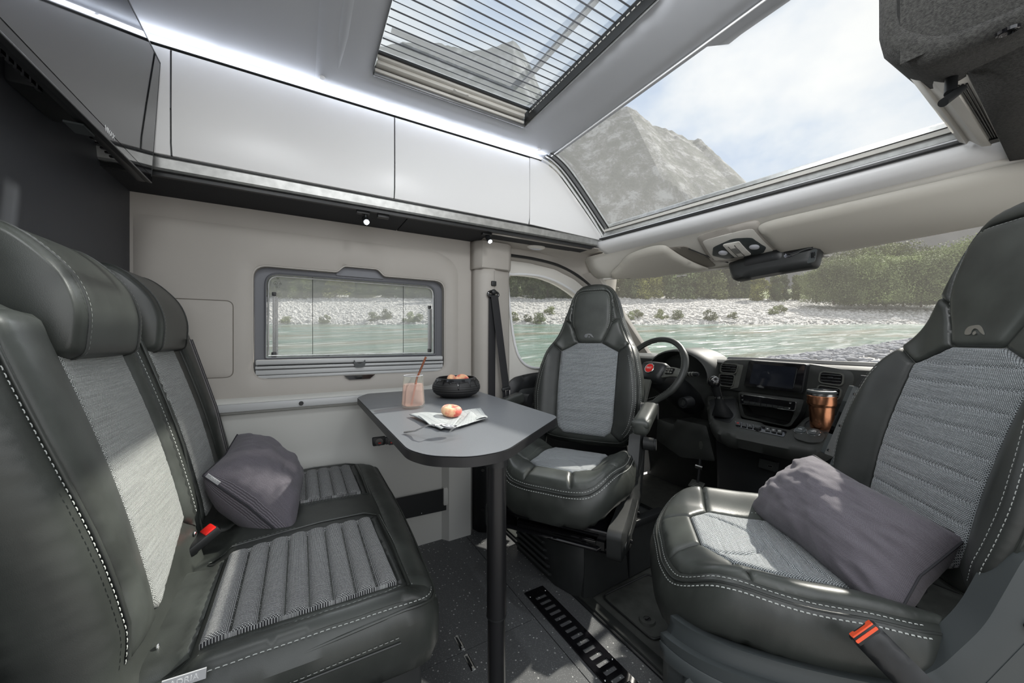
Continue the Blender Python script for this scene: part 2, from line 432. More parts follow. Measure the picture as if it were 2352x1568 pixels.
def shell(name, outer, M, material, parent=None, holes=(), top=0., th=.02, r=0., rb=0., sp=.02, bulge=0., **k):
    """closed slab: outline in the (a,b) plane of M; the front follows top(a,b) with edges rounded by r, the back lies th behind"""
    W, T, loops = cdt(outer, holes, sp); a, b = W[:, 0], W[:, 1]
    d = dist(W, loops[0])
    for h in loops[1:]: d = np.minimum(d, dist(W, h))
    f0 = top(a, b) if callable(top) else np.full(len(W), float(top))
    f = f0 - (r - arc(d, r)) if r else f0
    bk = f0 - th + (rb - arc(d, rb)) if rb else f0 - th
    V = np.concatenate([toM(M, a, b, f), toM(M, a, b, bk)]); n = len(W)
    F = [tuple(t_) for t_ in T] + [tuple(t_[::-1] + n) for t_ in T] + [(e[1], e[0], e[0] + n, e[1] + n) for e in borders(T)]
    uv = np.concatenate([W, W])
    k.setdefault('angle', 50 if r else 30)
    return from_data(name, V, F, material, parent, uv=uv, **k)
def panel(name, poly, M, base, material, parent, puff=.008, rp=.014, lift=.002, sp=.008, gap=.0012, quilt=None, rows=None, skirt=.006, **k):
    """upholstery panel lying on base(a,b), puffed and sunk at its seams"""
    poly = shrink(poly, gap)
    W, T, loops = cdt(poly, (), sp, rows); a, b = W[:, 0], W[:, 1]
    d = dist(W, loops[0]); h = arc(d, rp) / rp * puff
    if quilt: h = h + quilt(a, b) * np.clip(d / rp, 0, 1)
    f = base(a, b) + lift + h
    B = borders(T); n = len(W)
    V = np.concatenate([toM(M, a, b, f), toM(M, a, b, base(a, b) - skirt)])
    F = [tuple(t_) for t_ in T] + [(e[1], e[0], e[0] + n, e[1] + n) for e in B]
    k.setdefault('angle', 60)
    return from_data(name, V, F, material, parent, uv=np.concatenate([W, W]), **k)
def stitches(lines, M, base, name='stitching', parent=None, material=None, lift=.004, ln=.0062, gap=.0038, r=.0009, **k):
    r = r * .62
    V = []; F = []
    for line in lines:
        line = np.array(line, float); seg = np.linalg.norm(np.diff(line, axis=0), axis=1); cum = np.concatenate([[0], np.cumsum(seg)])
        s_ = 0
        while s_ + ln < cum[-1]:
            e = [np.array([np.interp(q, cum, line[:, 0]), np.interp(q, cum, line[:, 1])]) for q in (s_, s_ + ln / 2, s_ + ln)]
            tg = e[2] - e[0]; tg /= np.linalg.norm(tg) + 1e-12; pr = np.array((-tg[1], tg[0])) * r
            A = np.array([e[0] + pr, e[0] - pr, e[1] + pr, e[1] - pr, e[2] + pr, e[2] - pr]); hh = np.array([0, 0, .8 * r, .8 * r, 0, 0])
            lf = lift(A[:, 0], A[:, 1]) if callable(lift) else lift
            P3 = toM(M, A[:, 0], A[:, 1], base(A[:, 0], A[:, 1]) + lf + hh)
            o0 = len(V); V += list(P3)
            F += [(o0, o0 + 1, o0 + 3, o0 + 2), (o0 + 2, o0 + 3, o0 + 5, o0 + 4)]
            s_ += ln + gap
    o = from_data(name, V, F, material or thread, parent, smooth=False, **k); o['kind'] = 'stuff'; return o
def frame(origin, a, b, n):
    M = Matrix.Identity(4)
    for i, v in enumerate((a, b, n)):
        v = Vector(v); M[0][i], M[1][i], M[2][i] = v
    M[0][3], M[1][3], M[2][3] = origin
    return M
WALL = frame((0, 1.75, 0), (1, 0, 0), (0, 0, 1), (0, -1, 0))       # driver's-side wall seen from the cabin
CEIL = frame((0, 0, 1.91), (1, 0, 0), (0, -1, 0), (0, 0, -1))
FLOOR = frame((0, 0, 0), (1, 0, 0), (0, 1, 0), (0, 0, 1))
def REAR(x): return frame((x, 0, 0), (0, -1, 0), (0, 0, 1), (-1, 0, 0))   # a face looking to the back of the van
def pw(pts, y=1.75): return [(P(u, v, y=y).x, P(u, v, y=y).z) for u, v in pts]
def pr_(pts, x): return [(-P(u, v, x=x).y, P(u, v, x=x).z) for u, v in pts]
def txt(s, M, size, material, parent, name='lettering', ext=.0004, **k):
    cu = bpy.data.curves.new(name, 'FONT'); cu.body = s; cu.size = size; cu.extrude = ext; cu.align_x = 'CENTER'; cu.align_y = 'CENTER'; cu.resolution_u = 3
    if 'shear' in k: cu.shear = k.pop('shear')
    to = bpy.data.objects.new('tmp', cu); C.objects.link(to); bpy.context.view_layer.update()
    me = bpy.data.meshes.new_from_object(to); bpy.data.objects.remove(to); me.transform(M); me.name = name
    me.materials.clear(); return link_mesh(name, me, material, parent, smooth=False, **k)
def copy_tree(o, parent=None, M=None):
    c = o.copy(); C.objects.link(c)
    WM[c.name] = WM[o.name]
    if parent is not None: c.parent = parent
    if M is not None: c.matrix_world = M; WM[c.name] = M
    for ch in [q for q in bpy.data.objects if q.parent == o]: copy_tree(ch, c)
    return c
# ================================================================== the valley outside
KS = 1.0
def wz(D): return -1.6 + (D - 13) * .0872           # slope of the rapid, z above the van floor is EYE + ...
def near_D(lat, D=None):                             # the near waterline, bending away to the right
    return np.interp(lat, [-28, -11.6, -6.8, 0, 5, 11, 17, 25, 38.6, 62], [22, 17.6, 16, 14, 14, 17.8, 21, 25.4, 33.7, 47])
def VD(lat, D, z): return FW * D + RT * lat + Vector((0, 0, z))
def terrain_grid(name, lats, Ds, zf, material, parent=None, kind='structure', **k):
    LA, DD = np.meshgrid(lats, Ds); Z = zf(LA, DD)
    f, r = np.array(FW), np.array(RT)
    V = DD[..., None] * f + LA[..., None] * r; V[..., 2] = Z; V = V.reshape(-1, 3); nL, nD = len(lats), len(Ds)
    idx = np.arange(nL * nD).reshape(nD, nL); F = np.stack([idx[:-1, :-1], idx[:-1, 1:], idx[1:, 1:], idx[1:, :-1]], -1).reshape(-1, 4)
    o = from_data(name, V, F, material, parent, **k)
    if parent is None: o['kind'] = kind
    return o
def nmap(X, Y, s, seed=0, oct_=4):
    """cheap value noise on a grid"""
    X = np.asarray(X, float); Y = np.asarray(Y, float); rng = np.random.RandomState(seed); out = np.zeros_like(X); amp = 1.; tot = 0
    for o_ in range(oct_):
        g = rng.rand(64, 64); x = X / s * 2 ** o_; y = Y / s * 2 ** o_
        xi = np.floor(x).astype(int); yi = np.floor(y).astype(int); fx = x - xi; fy = y - yi; fx = fx * fx * (3 - 2 * fx); fy = fy * fy * (3 - 2 * fy)
        a = g[yi % 64, xi % 64]; b = g[yi % 64, (xi + 1) % 64]; c = g[(yi + 1) % 64, xi % 64]; d = g[(yi + 1) % 64, (xi + 1) % 64]
        out += amp * ((a * (1 - fx) + b * fx) * (1 - fy) + (c * (1 - fx) + d * fx) * fy); tot += amp; amp *= .5
    return out / tot
# gravel
m = mat('pebble_ground', (.5, .49, .48), .9); t = m.node_tree; b = t.nodes['Principled BSDF']
tcx = N(t, 'ShaderNodeTexCoord'); vo = N(t, 'ShaderNodeTexVoronoi'); vo.inputs['Scale'].default_value = 2.6; L(t, tcx.outputs['Object'], vo.inputs['Vector'])
bw = N(t, 'ShaderNodeSeparateColor'); L(t, vo.outputs['Color'], bw.inputs[0])
L(t, ramp(t, bw.outputs[0], [(0, (.30, .29, .28)), (.5, (.43, .42, .41)), (1, (.58, .57, .56))]), b.inputs['Base Color'])
bp = N(t, 'ShaderNodeBump'); bp.invert = True; bp.inputs['Strength'].default_value = 1; bp.inputs['Distance'].default_value = .25
L(t, vo.outputs['Distance'], bp.inputs['Height']); L(t, bp.outputs[0], b.inputs['Normal']); gravel_m = m
stone_m = mat('river_stone', (.56, .545, .53), .85, noise=(.9, .25))
stone_shade = mat('shaded_river_stone', (.17, .18, .21), .85, noise=(1.4, .35))  # shade on the near bank is put into this darker, bluer colour
grass_m = mat('bank_grass', (.10, .13, .035), .9, noise=(.35, .5))
# water
m = mat('turquoise_water', (.16, .36, .32), .16); t = m.node_tree; b = t.nodes['Principled BSDF']
tcx = N(t, 'ShaderNodeTexCoord'); mpx = N(t, 'ShaderNodeMapping'); mpx.inputs['Rotation'].default_value = (0, 0, -math.atan2(RT.y, RT.x)); mpx.inputs['Scale'].default_value = (.22, .85, 1)
L(t, tcx.outputs['Object'], mpx.inputs[0])
n1 = N(t, 'ShaderNodeTexNoise'); n1.inputs['Scale'].default_value = 1.0; n1.inputs['Detail'].default_value = 6; n1.inputs['Distortion'].default_value = .8; L(t, mpx.outputs[0], n1.inputs['Vector'])
n2 = N(t, 'ShaderNodeTexNoise'); n2.inputs['Scale'].default_value = .28; n2.inputs['Detail'].default_value = 3; L(t, mpx.outputs[0], n2.inputs['Vector'])
foam = ramp(t, n1.outputs[0], [(.555, (0, 0, 0)), (.66, (1, 1, 1))])
base = ramp(t, n2.outputs[0], [(.36, (.20, .20, .15)), (.50, (.15, .22, .185)), (.66, (.17, .27, .235))])
mx = N(t, 'ShaderNodeMix', data_type='RGBA'); L(t, foam, mx.inputs[0]); L(t, base, mx.inputs[6]); mx.inputs[7].default_value = (.50, .54, .52, 1); L(t, mx.outputs[2], b.inputs['Base Color'])
bp = N(t, 'ShaderNodeBump'); bp.inputs['Strength'].default_value = .9; bp.inputs['Distance'].default_value = .35; L(t, n1.outputs[0], bp.inputs['Height']); L(t, bp.outputs[0], b.inputs['Normal'])
water_m = m

lats = np.concatenate([np.linspace(-95, -30, 40)[:-1], np.linspace(-30, 70, 160), np.linspace(70, 190, 60)[1:]])
def zriver(la, D): return EYE.z + wz(D) + .16 * (nmap(la + 300, D * 2.2 + 100, 5, 3) - .5)
river = terrain_grid('river', lats, np.linspace(8, 76, 150), zriver, water_m)
def bankD(la): return 60 + 2.5 * (nmap(la + 300, la * 0 + 5, 22, 9) - .5) - 0 * la
def zfar(la, D):
    B = bankD(la); t_ = np.clip((D - B) / 42, 0, 1.4)
    right = 1 / (1 + np.exp(-(la - 62) / 9))          # the bar runs out low towards the right
    h = 9.4 * t_ ** .9 * (1 - .12 * right)
    return EYE.z + wz(B) - .5 + h + .5 * np.clip((D - B) / 2, 0, 1) + .5 * (nmap(la + 300, D + 50, 7, 5) - .5)
bar = terrain_grid('gravel_bar', np.linspace(-95, 190, 230), np.linspace(58, 112, 70), zfar, gravel_m)
def zmeadow(la, D): return zfar(la, D * 0 + 112.) - .3 + (D - 112) * .20 - 1.2 + 2 * (nmap(la + 300, D + 50, 30, 6) - .5)
terrain_grid('meadow', np.linspace(-150, 300, 60), np.linspace(104, 190, 20), zmeadow, grass_m)
def znear(la, D):
    n_ = near_D(la)
    return EYE.z + wz(D) + np.where(D < n_, np.clip((n_ - D) * .12, 0, .45), (n_ - D) * .25) + .12 * (nmap(la + 300, D * 3, 2.2, 8) - .5)
near_bank = terrain_grid('near_bank', np.linspace(-28, 62, 200), np.linspace(3.2, 58, 160), znear, gravel_m)

def rock_set(name, n, placer, rmin, rmax, material, parent=None, seed=1, label=None, sub=1):
    rng = np.random.RandomState(seed)
    bm = bmesh.new(); bmesh.ops.create_icosphere(bm, subdivisions=sub, radius=1); iv = np.array([v.co[:] for v in bm.verts]); itri = np.array([[v.index for v in f.verts] for f in bm.faces]); bm.free()
    la, D, z = placer(rng, n); n = len(la)
    r = rmin + (rmax - rmin) * rng.rand(n) ** 3
    f, rt = np.array(FW), np.array(RT)
    c = D[:, None] * f + la[:, None] * rt; c[:, 2] = z + r * .15
    ang = rng.rand(n) * 6.28; S = np.stack([r * (1 + .5 * rng.rand(n)), r * (1 + .2 * rng.rand(n)), r * (.55 + .35 * rng.rand(n))], 1)
    V = iv[None] * (1 + (.35 if sub == 1 else .16) * (rng.rand(n, len(iv), 1) - .5)) * S[:, None, :]
    ca, sa = np.cos(ang)[:, None], np.sin(ang)[:, None]
    X = V[..., 0] * ca - V[..., 1] * sa; Y = V[..., 0] * sa + V[..., 1] * ca; V = np.stack([X, Y, V[..., 2]], -1) + c[:, None, :]
    F = (itri[None] + (np.arange(n) * len(iv))[:, None, None]).reshape(-1, 3)
    o = from_data(name, V.reshape(-1, 3), F, material, parent, smooth=False); o['kind'] = 'stuff'
    if label: tag(o, label, 'stones')
    return o
def pl_far(rng, n):
    la = -75 + 200 * rng.rand(n); D = bankD(la) - 1 + 44 * rng.rand(n) ** 1.3
    return la, D, zfar(la, D)
rock_set('river_stones', 26000, pl_far, .08, .36, stone_m, seed=2, label='pale stones covering the gravel bar across the river')
def pl_near(rng, n):
    la = -14 + 58 * rng.rand(n); D = near_D(la) - 13 * rng.rand(n) ** 1.7 + .6; k = D > 4
    la, D = la[k], D[k]; return la, D, znear(la, D)
rock_set('shore_stones', 10500, pl_near, .035, .22, stone_shade, seed=3, sub=2, label='stones toned as in shade along the near waterline outside the windscreen')
def pl_white(rng, n):
    la = -15 + 14 * rng.rand(n); D = near_D(la) - 6 * rng.rand(n) + .5; return la, D, znear(la, D) + .05
rock_set('shore_boulders', 500, pl_white, .12, .34, stone_m, seed=5, sub=2, label='white stones at the water edge below the side window')

# trees and bushes
def leaf_mat(name, c):
    m = mat(name, c, .75, noise=(.45, .6)); t = m.node_tree; b = t.nodes['Principled BSDF']; src = b.inputs['Base Color'].links[0].from_socket
    oi = N(t, 'ShaderNodeObjectInfo'); hs = N(t, 'ShaderNodeHueSaturation'); r1 = N(t, 'ShaderNodeMapRange'); r1.inputs[3].default_value = .60; r1.inputs[4].default_value = 1.55; L(t, oi.outputs['Random'], r1.inputs[0])
    L(t, r1.outputs[0], hs.inputs['Value']); L(t, src, hs.inputs['Color']); L(t, hs.outputs[0], b.inputs['Base Color']); return m
leafA, leafB, leafC, leafD = leaf_mat('leaf_dark', (.10, .125, .055)), leaf_mat('leaf_mid', (.17, .19, .075)), leaf_mat('leaf_willow', (.19, .22, .095)), leaf_mat('leaf_yellow', (.24, .24, .07))
bark = mat('bark', (.12, .10, .08), .9)
def crown_mesh(seed, n=2600, rx=3.2, h=11, up=.12, size=.42, blobs=16, taper=.5, base=.12):
    rng = np.random.RandomState(seed); P0 = []
    for i in range(blobs):
        z = (base + (.98 - base) * rng.rand()) ; R = rx * (1 - taper * z) * .62; a = rng.rand() * 6.28; q = R * rng.rand() ** .5 * 1.1
        P0.append((q * math.cos(a), q * math.sin(a), z * h, rx * (.30 + .3 * rng.rand()) * (1 - .35 * z)))
    P0 = np.array(P0); k = rng.randint(0, blobs, n); d = rng.randn(n, 3); d /= np.linalg.norm(d, axis=1)[:, None]
    c = P0[k, :3] + d * (P0[k, 3] * (.72 + .36 * rng.rand(n)))[:, None]; c[:, 2] = np.abs(c[:, 2])
    nrm = d + .7 * rng.randn(n, 3); nrm /= np.linalg.norm(nrm, axis=1)[:, None]
    t1 = np.cross(nrm, rng.randn(n, 3)); t1 /= np.linalg.norm(t1, axis=1)[:, None]; t2 = np.cross(nrm, t1); s_ = size * (.5 + rng.rand(n))[:, None]
    V = np.stack([c + t1 * s_, c + t2 * s_ * .55, c - t1 * s_ * .8, c - t2 * s_ * .5], 1).reshape(-1, 3); F = np.arange(4 * n).reshape(-1, 4)
    me = bpy.data.meshes.new('foliage'); me.from_pydata(V.tolist(), [], F.tolist()); me.update(); return me
def trunk_mesh(h, r, seed):
    rng = random.Random(seed); b = MB(); top = Vector((rng.uniform(-.4, .4), rng.uniform(-.4, .4), h * .8))
    b.tube([(0, 0, -.6), (top.x * .3, top.y * .3, h * .35), top], [r, r * .7, r * .25], 7)
    for i in range(5):
        a = rng.random() * 6.28; z0 = h * (.25 + .1 * i); b.tube([(top.x * z0 / h, top.y * z0 / h, z0), (math.cos(a) * h * .12, math.sin(a) * h * .12, z0 + h * .14)], [r * .4, r * .12], 5)
    bmesh.ops.recalc_face_normals(b.bm, faces=b.bm.faces); me = bpy.data.meshes.new('trunk'); b.bm.to_mesh(me); b.bm.free(); return me
crowns = [crown_mesh(s_, 8000, 3.4 + .5 * (s_ % 3), 12, size=.25, blobs=26, base=.02) for s_ in range(5)]
bushes = [crown_mesh(20 + s_, 17000, 4.6, 7.5, size=.125, blobs=34, taper=.30, base=-.04) for s_ in range(3)]
shrubs = [crown_mesh(40 + s_, 1300, .9, 1.3, size=.07, blobs=9, taper=.3, base=.0) for s_ in range(2)]
for me in crowns + bushes + shrubs: me.name = 'foliage'
trunks = [trunk_mesh(11, .22, s_) for s_ in range(3)]; stems = trunk_mesh(1.3, .04, 9); bstem = trunk_mesh(5.5, .16, 8)
for me in trunks + [stems, bstem]: me.materials.append(bark)
def plant(name, crown, stem, material, la, D, z, sc_, rot, label, cat, group, hs=1.):
    M = Matrix.Translation(VD(la, D, z)) @ Matrix.Rotation(rot, 4, 'Z') @ Matrix.Diagonal((sc_, sc_, sc_ * hs, 1))
    o = thing(name, None, label, cat, group, M=M)
    f = bpy.data.objects.new('foliage', crown); C.objects.link(f); f.parent = o
    if not crown.materials: crown.materials.append(None)
    f.material_slots[0].link = 'OBJECT'; f.material_slots[0].material = material; f['kind'] = 'stuff'
    s_ = bpy.data.objects.new('trunk', stem); C.objects.link(s_); s_.parent = o
    return o
rg = random.Random(4)
def zf1(la, D): return float(zfar(np.array([float(la)]), np.array([float(D)]))[0])
la = -78
i = 0
while la < 88:
    D = 100 + rg.uniform(-2, 7); k = rg.random()
    m_ = leafA if k < .45 else (leafB if k < .85 else leafD)
    pass
    plant('tree', crowns[i % 5], trunks[i % 3], m_, la, D, zf1(la, D) - .5, (rg.uniform(.85, 1.35) if la < 68 else .62), rg.random() * 6, 'broadleaf tree in the wood behind the gravel bar across the river', 'tree', 'trees across the river')
    i += 1; la += rg.uniform(3.4, 5.6)
la = -80
while la < 82:
    D = 112 + rg.uniform(0, 14)
    plant('tree', crowns[i % 5], trunks[i % 3], [leafA, leafB, leafA][i % 3], la, D, float(zmeadow(np.array([la]), np.array([D]))[0]) - .5, rg.uniform(1.25, 1.7), rg.random() * 6, 'tall tree in the back row of the wood across the river', 'tree', 'tall trees behind the wood edge')
    i += 1; la += rg.uniform(5, 8)
# the willow thicket at the right end of the bar
for j, (u, vb, hh, D) in enumerate([(1875, 688, 70, 80), (1915, 690, 88, 77), (1955, 692, 96, 79), (1995, 694, 104, 76), (2035, 694, 102, 78), (2075, 693, 104, 77), (2115, 694, 108, 75), (2155, 693, 120, 76), (2195, 692, 130, 74), (1935, 680, 100, 88), (2015, 680, 118, 88), (2095, 680, 118, 88)]):
    p = P(u, vb, D=D); la_ = (u - 1176) / FPX * D; h = hh / FPX * D
    plant('bush', bushes[j % 3], bstem, leafC if j < 9 else leafB, la_, D, p.z - .3, h / 7.5, j * 1.3, ('green willow bush in the thicket right of the gravel bar' if j < 9 else 'darker bush behind the willow thicket'), 'bush', ('willow thicket' if j < 9 else 'bushes behind the thicket'))
for j, (u, v) in enumerate([(1240, 742), (1212, 740), (1262, 722), (1445, 738), (1465, 735), (1520, 735), (1558, 735), (1630, 737), (1682, 735), (1775, 722), (1795, 717), (1180, 740), (860, 740), (890, 735), (960, 740), (940, 742), (655, 742), (745, 742)]):
    D = 60.5 + max(0, (745 - v)) * .4; p = P(u, v + 2, D=D); la_ = (u - 1176) / FPX * D
    plant('shrub', shrubs[j % 2], stems, leafB if j % 3 else leafC, la_, D, zf1(la_, D) - .05, rg.uniform(1.0, 1.7), j, 'low green shrub on the waterline of the far gravel bar', 'shrub', 'shrubs along the far waterline', hs=.8)

ORD = ['leftmost', 'second', 'third', 'fourth', 'fifth', 'sixth', 'seventh', 'eighth', 'ninth', 'tenth', 'eleventh', 'twelfth']
def px_of(o): p = o.matrix_world.translation - EYE; return 1176 + FPX * p.dot(RT) / p.dot(FW)
for lo, hi, where in ((0, 1100, 'wall window'), (1100, 1330, 'side door window'), (1330, 2400, 'windscreen')):
    row = sorted([o for o in bpy.data.objects if o.name.startswith('shrub') and lo < px_of(o) < hi], key=px_of)
    for k, o in enumerate(row): o['label'] = ('leftmost' if k == 0 else ORD[k] + ' from left') + ' green shrub on the far waterline seen through the ' + where
for key, txt_ in (('green willow', ' tall willow bush in the thicket right of the gravel bar'), ('darker bush', ' darker bush behind the willow thicket')):
    row = sorted([o for o in bpy.data.objects if o.get('label', '').startswith(key)], key=px_of)
    for k, o in enumerate(row): o['label'] = ('leftmost' if k == 0 else ORD[k] + ' from left') + txt_
# mountains
m = mat('mountain_rock', (.40, .40, .41), .95); t = m.node_tree; b = t.nodes['Principled BSDF']
tcx = N(t, 'ShaderNodeTexCoord')
n1 = N(t, 'ShaderNodeTexNoise'); n1.inputs['Scale'].default_value = .05; n1.inputs['Detail'].default_value = 15; n1.inputs['Roughness'].default_value = .74; n1.inputs['Distortion'].default_value = .25; mrk = N(t, 'ShaderNodeMapping'); mrk.inputs['Scale'].default_value = (1, 1, .45); L(t, tcx.outputs['Object'], mrk.inputs[0]); L(t, mrk.outputs[0], n1.inputs['Vector'])
L(t, ramp(t, n1.outputs[0], [(.40, (.03, .045, .025)), (.47, (.08, .09, .065)), (.53, (.17, .17, .16)), (.60, (.44, .44, .43))]), b.inputs['Base Color'])
bp = N(t, 'ShaderNodeBump'); bp.inputs['Strength'].default_value = 1; bp.inputs['Distance'].default_value = 9; L(t, n1.outputs[0], bp.inputs['Height']); L(t, bp.outputs[0], b.inputs['Normal']); rock_m = m
hill_m = mat('dark_hillside', (.040, .042, .048), .95, noise=(.05, .15))
snow_m = mat('snow', (.85, .87, .9), .8)
def mountain(name, prof, D0, depth, material, vb=700, seed=1, rough=1.):
    us = np.array([p[0] for p in prof], float); vs = np.array([p[1] for p in prof], float)
    nL, nD = 240, 46; lat_r = (np.linspace(us[0], us[-1], nL) - 1176) / FPX
    top = (HZ - np.interp(np.linspace(us[0], us[-1], nL), us, vs)) / FPX; rng = np.random.RandomState(seed)
    V = np.zeros((nD, nL, 3)); f, r = np.array(FW), np.array(RT)
    for j in range(nD):
        s_ = j / (nD - 1); D = D0 + depth * s_
        la = lat_r * (D0 + depth); zt = EYE.z + top * (D0 + depth)
        prof_h = s_ ** .9
        nz_ = nmap(la + 4000, np.full_like(la, D * 1.3), 70, seed, 5) - .5
        V[j] = (D + 60 * nz_ * rough * (1 - s_) * (s_ > 0))[:, None] * f + la[:, None] * r
        V[j, :, 2] = (8 + (zt - 8) * prof_h) + nz_ * 45 * rough * s_ * (1 - s_) * 2 + (rng.rand(nL) - .5) * 3 * rough * (s_ > .9)
    idx = np.arange(nL * nD).reshape(nD, nL); F = np.stack([idx[:-1, :-1], idx[:-1, 1:], idx[1:, 1:], idx[1:, :-1]], -1).reshape(-1, 4)
    o = from_data(name, V.reshape(-1, 3), F, material, None, smooth=False); o['kind'] = 'structure'; return o
mountain('mountain', [(620, 190), (800, 108), (875, 107), (930, 96), (1010, 100), (1080, 118), (1125, 112), (1180, 91), (1200, 118), (1225, 165), (1262, 260), (1300, 300), (1340, 298), (1392, 262), (1440, 245), (1462, 255), (1500, 288), (1545, 300), (1585, 322), (1608, 318), (1640, 350), (1675, 395), (1725, 430), (1760, 470), (1820, 520), (1900, 545), (2400, 560)], 330, 270, rock_m, seed=4)
mountain('hillside', [(1560, 560), (1700, 520), (1850, 500), (2050, 480), (2300, 470), (2700, 450)], 220, 110, hill_m, seed=6, rough=.25)
terrain_grid('valley_floor', np.linspace(-900, 1400, 24), np.linspace(185, 640, 12), lambda a, b: a * 0 + 12., grass_m)
terrain_grid('camping_ground', np.linspace(-60, 60, 20), np.linspace(-60, 8.5, 20), lambda a, b: a * 0 - .62, gravel_m)

# ================================================================== floor
fl = MB().box((.25, .8, -.035), (1.56, 2.0, .05)).build('floor', darkp); fl['kind'] = 'structure'
def fpan(x0, x1, y0, y1):
    MB().box(((x0 + x1) / 2, (y0 + y1) / 2, -.004), (x1 - x0 - .003, y1 - y0 - .003, .008)).build('floor_panel', floor_m, fl)
for x0, x1, y0, y1 in ((-.5, .715, 1.06, 1.75), (-.5, .715, -.2, 1.06), (.715, .90, 1.25, 1.75), (.715, .90, -.2, 1.25)): fpan(x0, x1, y0, y1)
MB().box((.905, .8, .002), (.012, 2.0, .008), bev=.002).build('edge_strip', blackp, fl)
for yy in (1.096, 1.014):
    h = thing('floor_latch', (.444, yy, 0), 'flush chrome latch in the speckled floor, ' + ('on the wall side of the seam' if yy > 1.06 else 'on the near side of the seam'), 'latch')
    MB().box((.444, yy, .0005), (.016, .062, .003), bev=.001).build('latch_plate', chrome, h)
    MB().box((.444, yy, .0025), (.008, .050, .002)).build('latch_recess', blackp, h)
    MB().cyl((.444, yy + .024, .004), (.444, yy + .024, .006), .004).cyl((.444, yy - .024, .004), (.444, yy - .024, .006), .004).box((.446, yy, .0045), (.003, .05, .002)).build('latch_bar', chrome, h)
# slotted black step grille
g = thing('step_grille', (.787, .6, 0), 'long black slotted metal heating grille let into the floor', 'grille')
slots = []
y = 1.13
while y > -.15:
    slots.append(roundpoly([(.765, y - .008), (.812, y - .008), (.812, y + .008), (.765, y + .008)], .004, 3)); y -= .0295
shell('grille_plate', [(.745, -.19), (.83, -.19), (.83, 1.18), (.745, 1.18)], frame((0, 0, .006), (1, 0, 0), (0, 1, 0), (0, 0, 1)), gloss_bk, g, holes=slots, th=.005, sp=.05, smooth=False)
MB().box((.7875, .495, .0015), (.06, 1.36, .001)).build('grille_bed', floor_m, g)
for (x, y) in ((.752, 1.15), (.822, 1.15), (.752, .76), (.822, .80)):
    MB().sph((x, y, .0068), .0035, (1, 1, .5)).build('screw', chrome, g)
# cab rubber floor
cf = MB().box((1.62, .8, -.02), (1.40, 2.0, .028)).build('floor_mat', rubber); tag(cf, 'ribbed dark rubber mat covering the cab footwell floor', 'floor mat')
MB().box((.935, .8, -.002), (.05, 2.0, .016), rot=Matrix.Rotation(.25, 3, 'Y'), bev=.003).build('mat_edge', leather_dk, cf)
hp = roundpoly([(1.0, .79), (1.26, .79), (1.26, 1.02), (1.0, 1.02)], .03)
shell('hatch_lid', hp, FLOOR, rubber, cf, top=.001, th=.012, r=.003, sp=.05)
MB().tube([(a, b, -.002) for a, b in roundpoly([(.995, .785), (1.265, .785), (1.265, 1.025), (.995, 1.025)], .03)], .003, 6, closed=True).build('hatch_seal', blackp, cf)
MB().lathe([(.012, .004), (.013, .008), (.026, .008), (.028, .003), (.030, -.002)], Matrix.Translation((1.045, .853, 0)), 28).build('hatch_ring', rubber, cf)
MB().cyl((1.045, .853, 0), (1.045, .853, .006), .011).box((1.045, .853, .008), (.016, .005, .004)).build('hatch_button', blackp, cf)

# ================================================================== driver's-side wall
WIN = roundpoly([(-.160, .823), (.626, .823), (.626, 1.274), (.30, 1.276), (.27, 1.305), (.15, 1.305), (.12, 1.276), (-.160, 1.274)], [.05, .05, .05, .004, .012, .012, .004, .05])
WINC = [(-.160, .823), (.626, .823), (.626, 1.274), (.335, 1.274), (.307, 1.303), (.168, 1.303), (.140, 1.274), (-.160, 1.274)]
WIN = roundpoly(WINC, [.05, .05, .05, .012, .012, .012, .012, .05])
WY = 1.75
wl = shell('wall_left', [(-.52, .66), (.80, .66), (.80, 1.56), (-.52, 1.56)], WALL, beige, None, holes=[WIN], th=.05, sp=.05, smooth=False); wl['kind'] = 'structure'
# raised shell trim with rounded corner
trim_o = roundpoly([(-.50, .705), (.66, .74), (.70, .80), (.70, 1.36), (.60, 1.42), (-.50, 1.42)], [.0, .04, .04, .09, .05, 0], 8)
shell('trim_panel', trim_o, WALL, beige, wl, holes=[shrink(WIN, -.006)], top=.012, th=.014, r=.01, sp=.03)
cover = roundpoly([(-.497, .84), (-.225, .84), (-.225, 1.126), (-.497, 1.126)], .022)
shell('cover_panel', cover, WALL, beige, wl, top=.018, th=.01, r=.005, sp=.04)
MB().tube([WALL @ Vector((a, b, .0125)) for a, b in shrink(cover, -.003)], .0016, 5, closed=True).build('panel_joint', beige_dk, wl)
# lower wall profile, swept from the partition to the pillar
prof = [(1.745, .775), (1.742, .757), (1.722, .748), (1.716, .738), (1.716, .705), (1.722, .697), (1.745, .690), (1.738, .66), (1.738, .53), (1.722, .485), (1.712, .46), (1.712, .0)]
ln = [[(x, y, z) for y, z in prof] for x in (-.5, -.1, .3, .56)]
ln.append([(.60, min(y, 1.75), z) for y, z in prof]); ln.append([(.625, y - .035 if z < .5 else y, z) for y, z in prof]); ln.append([(.74, y - .035 if z < .5 else y, z) for y, z in prof]); ln.append([(.79, 1.76, z) for y, z in prof])
lw = MB().loft(ln).build('wall_lower', lowerw, None, angle=35); lw.name = 'trim_1'; lw['kind'] = 'structure'
# table rail
rl = MB().box((.10, 1.712, .722), (1.12, .018, .030), bev=.004).build('wall_rail', rail_m); tag(rl, 'satin aluminium rail along the wall that the table hooks onto', 'rail')
MB().cyl((.003, 1.705, .722), (.003, 1.699, .722), .0085, .0085).build('rail_plug', blackp, rl)
MB().box((.34, 1.700, .738), (.16, .012, .006), bev=.002).build('rail_clip', beige, rl)
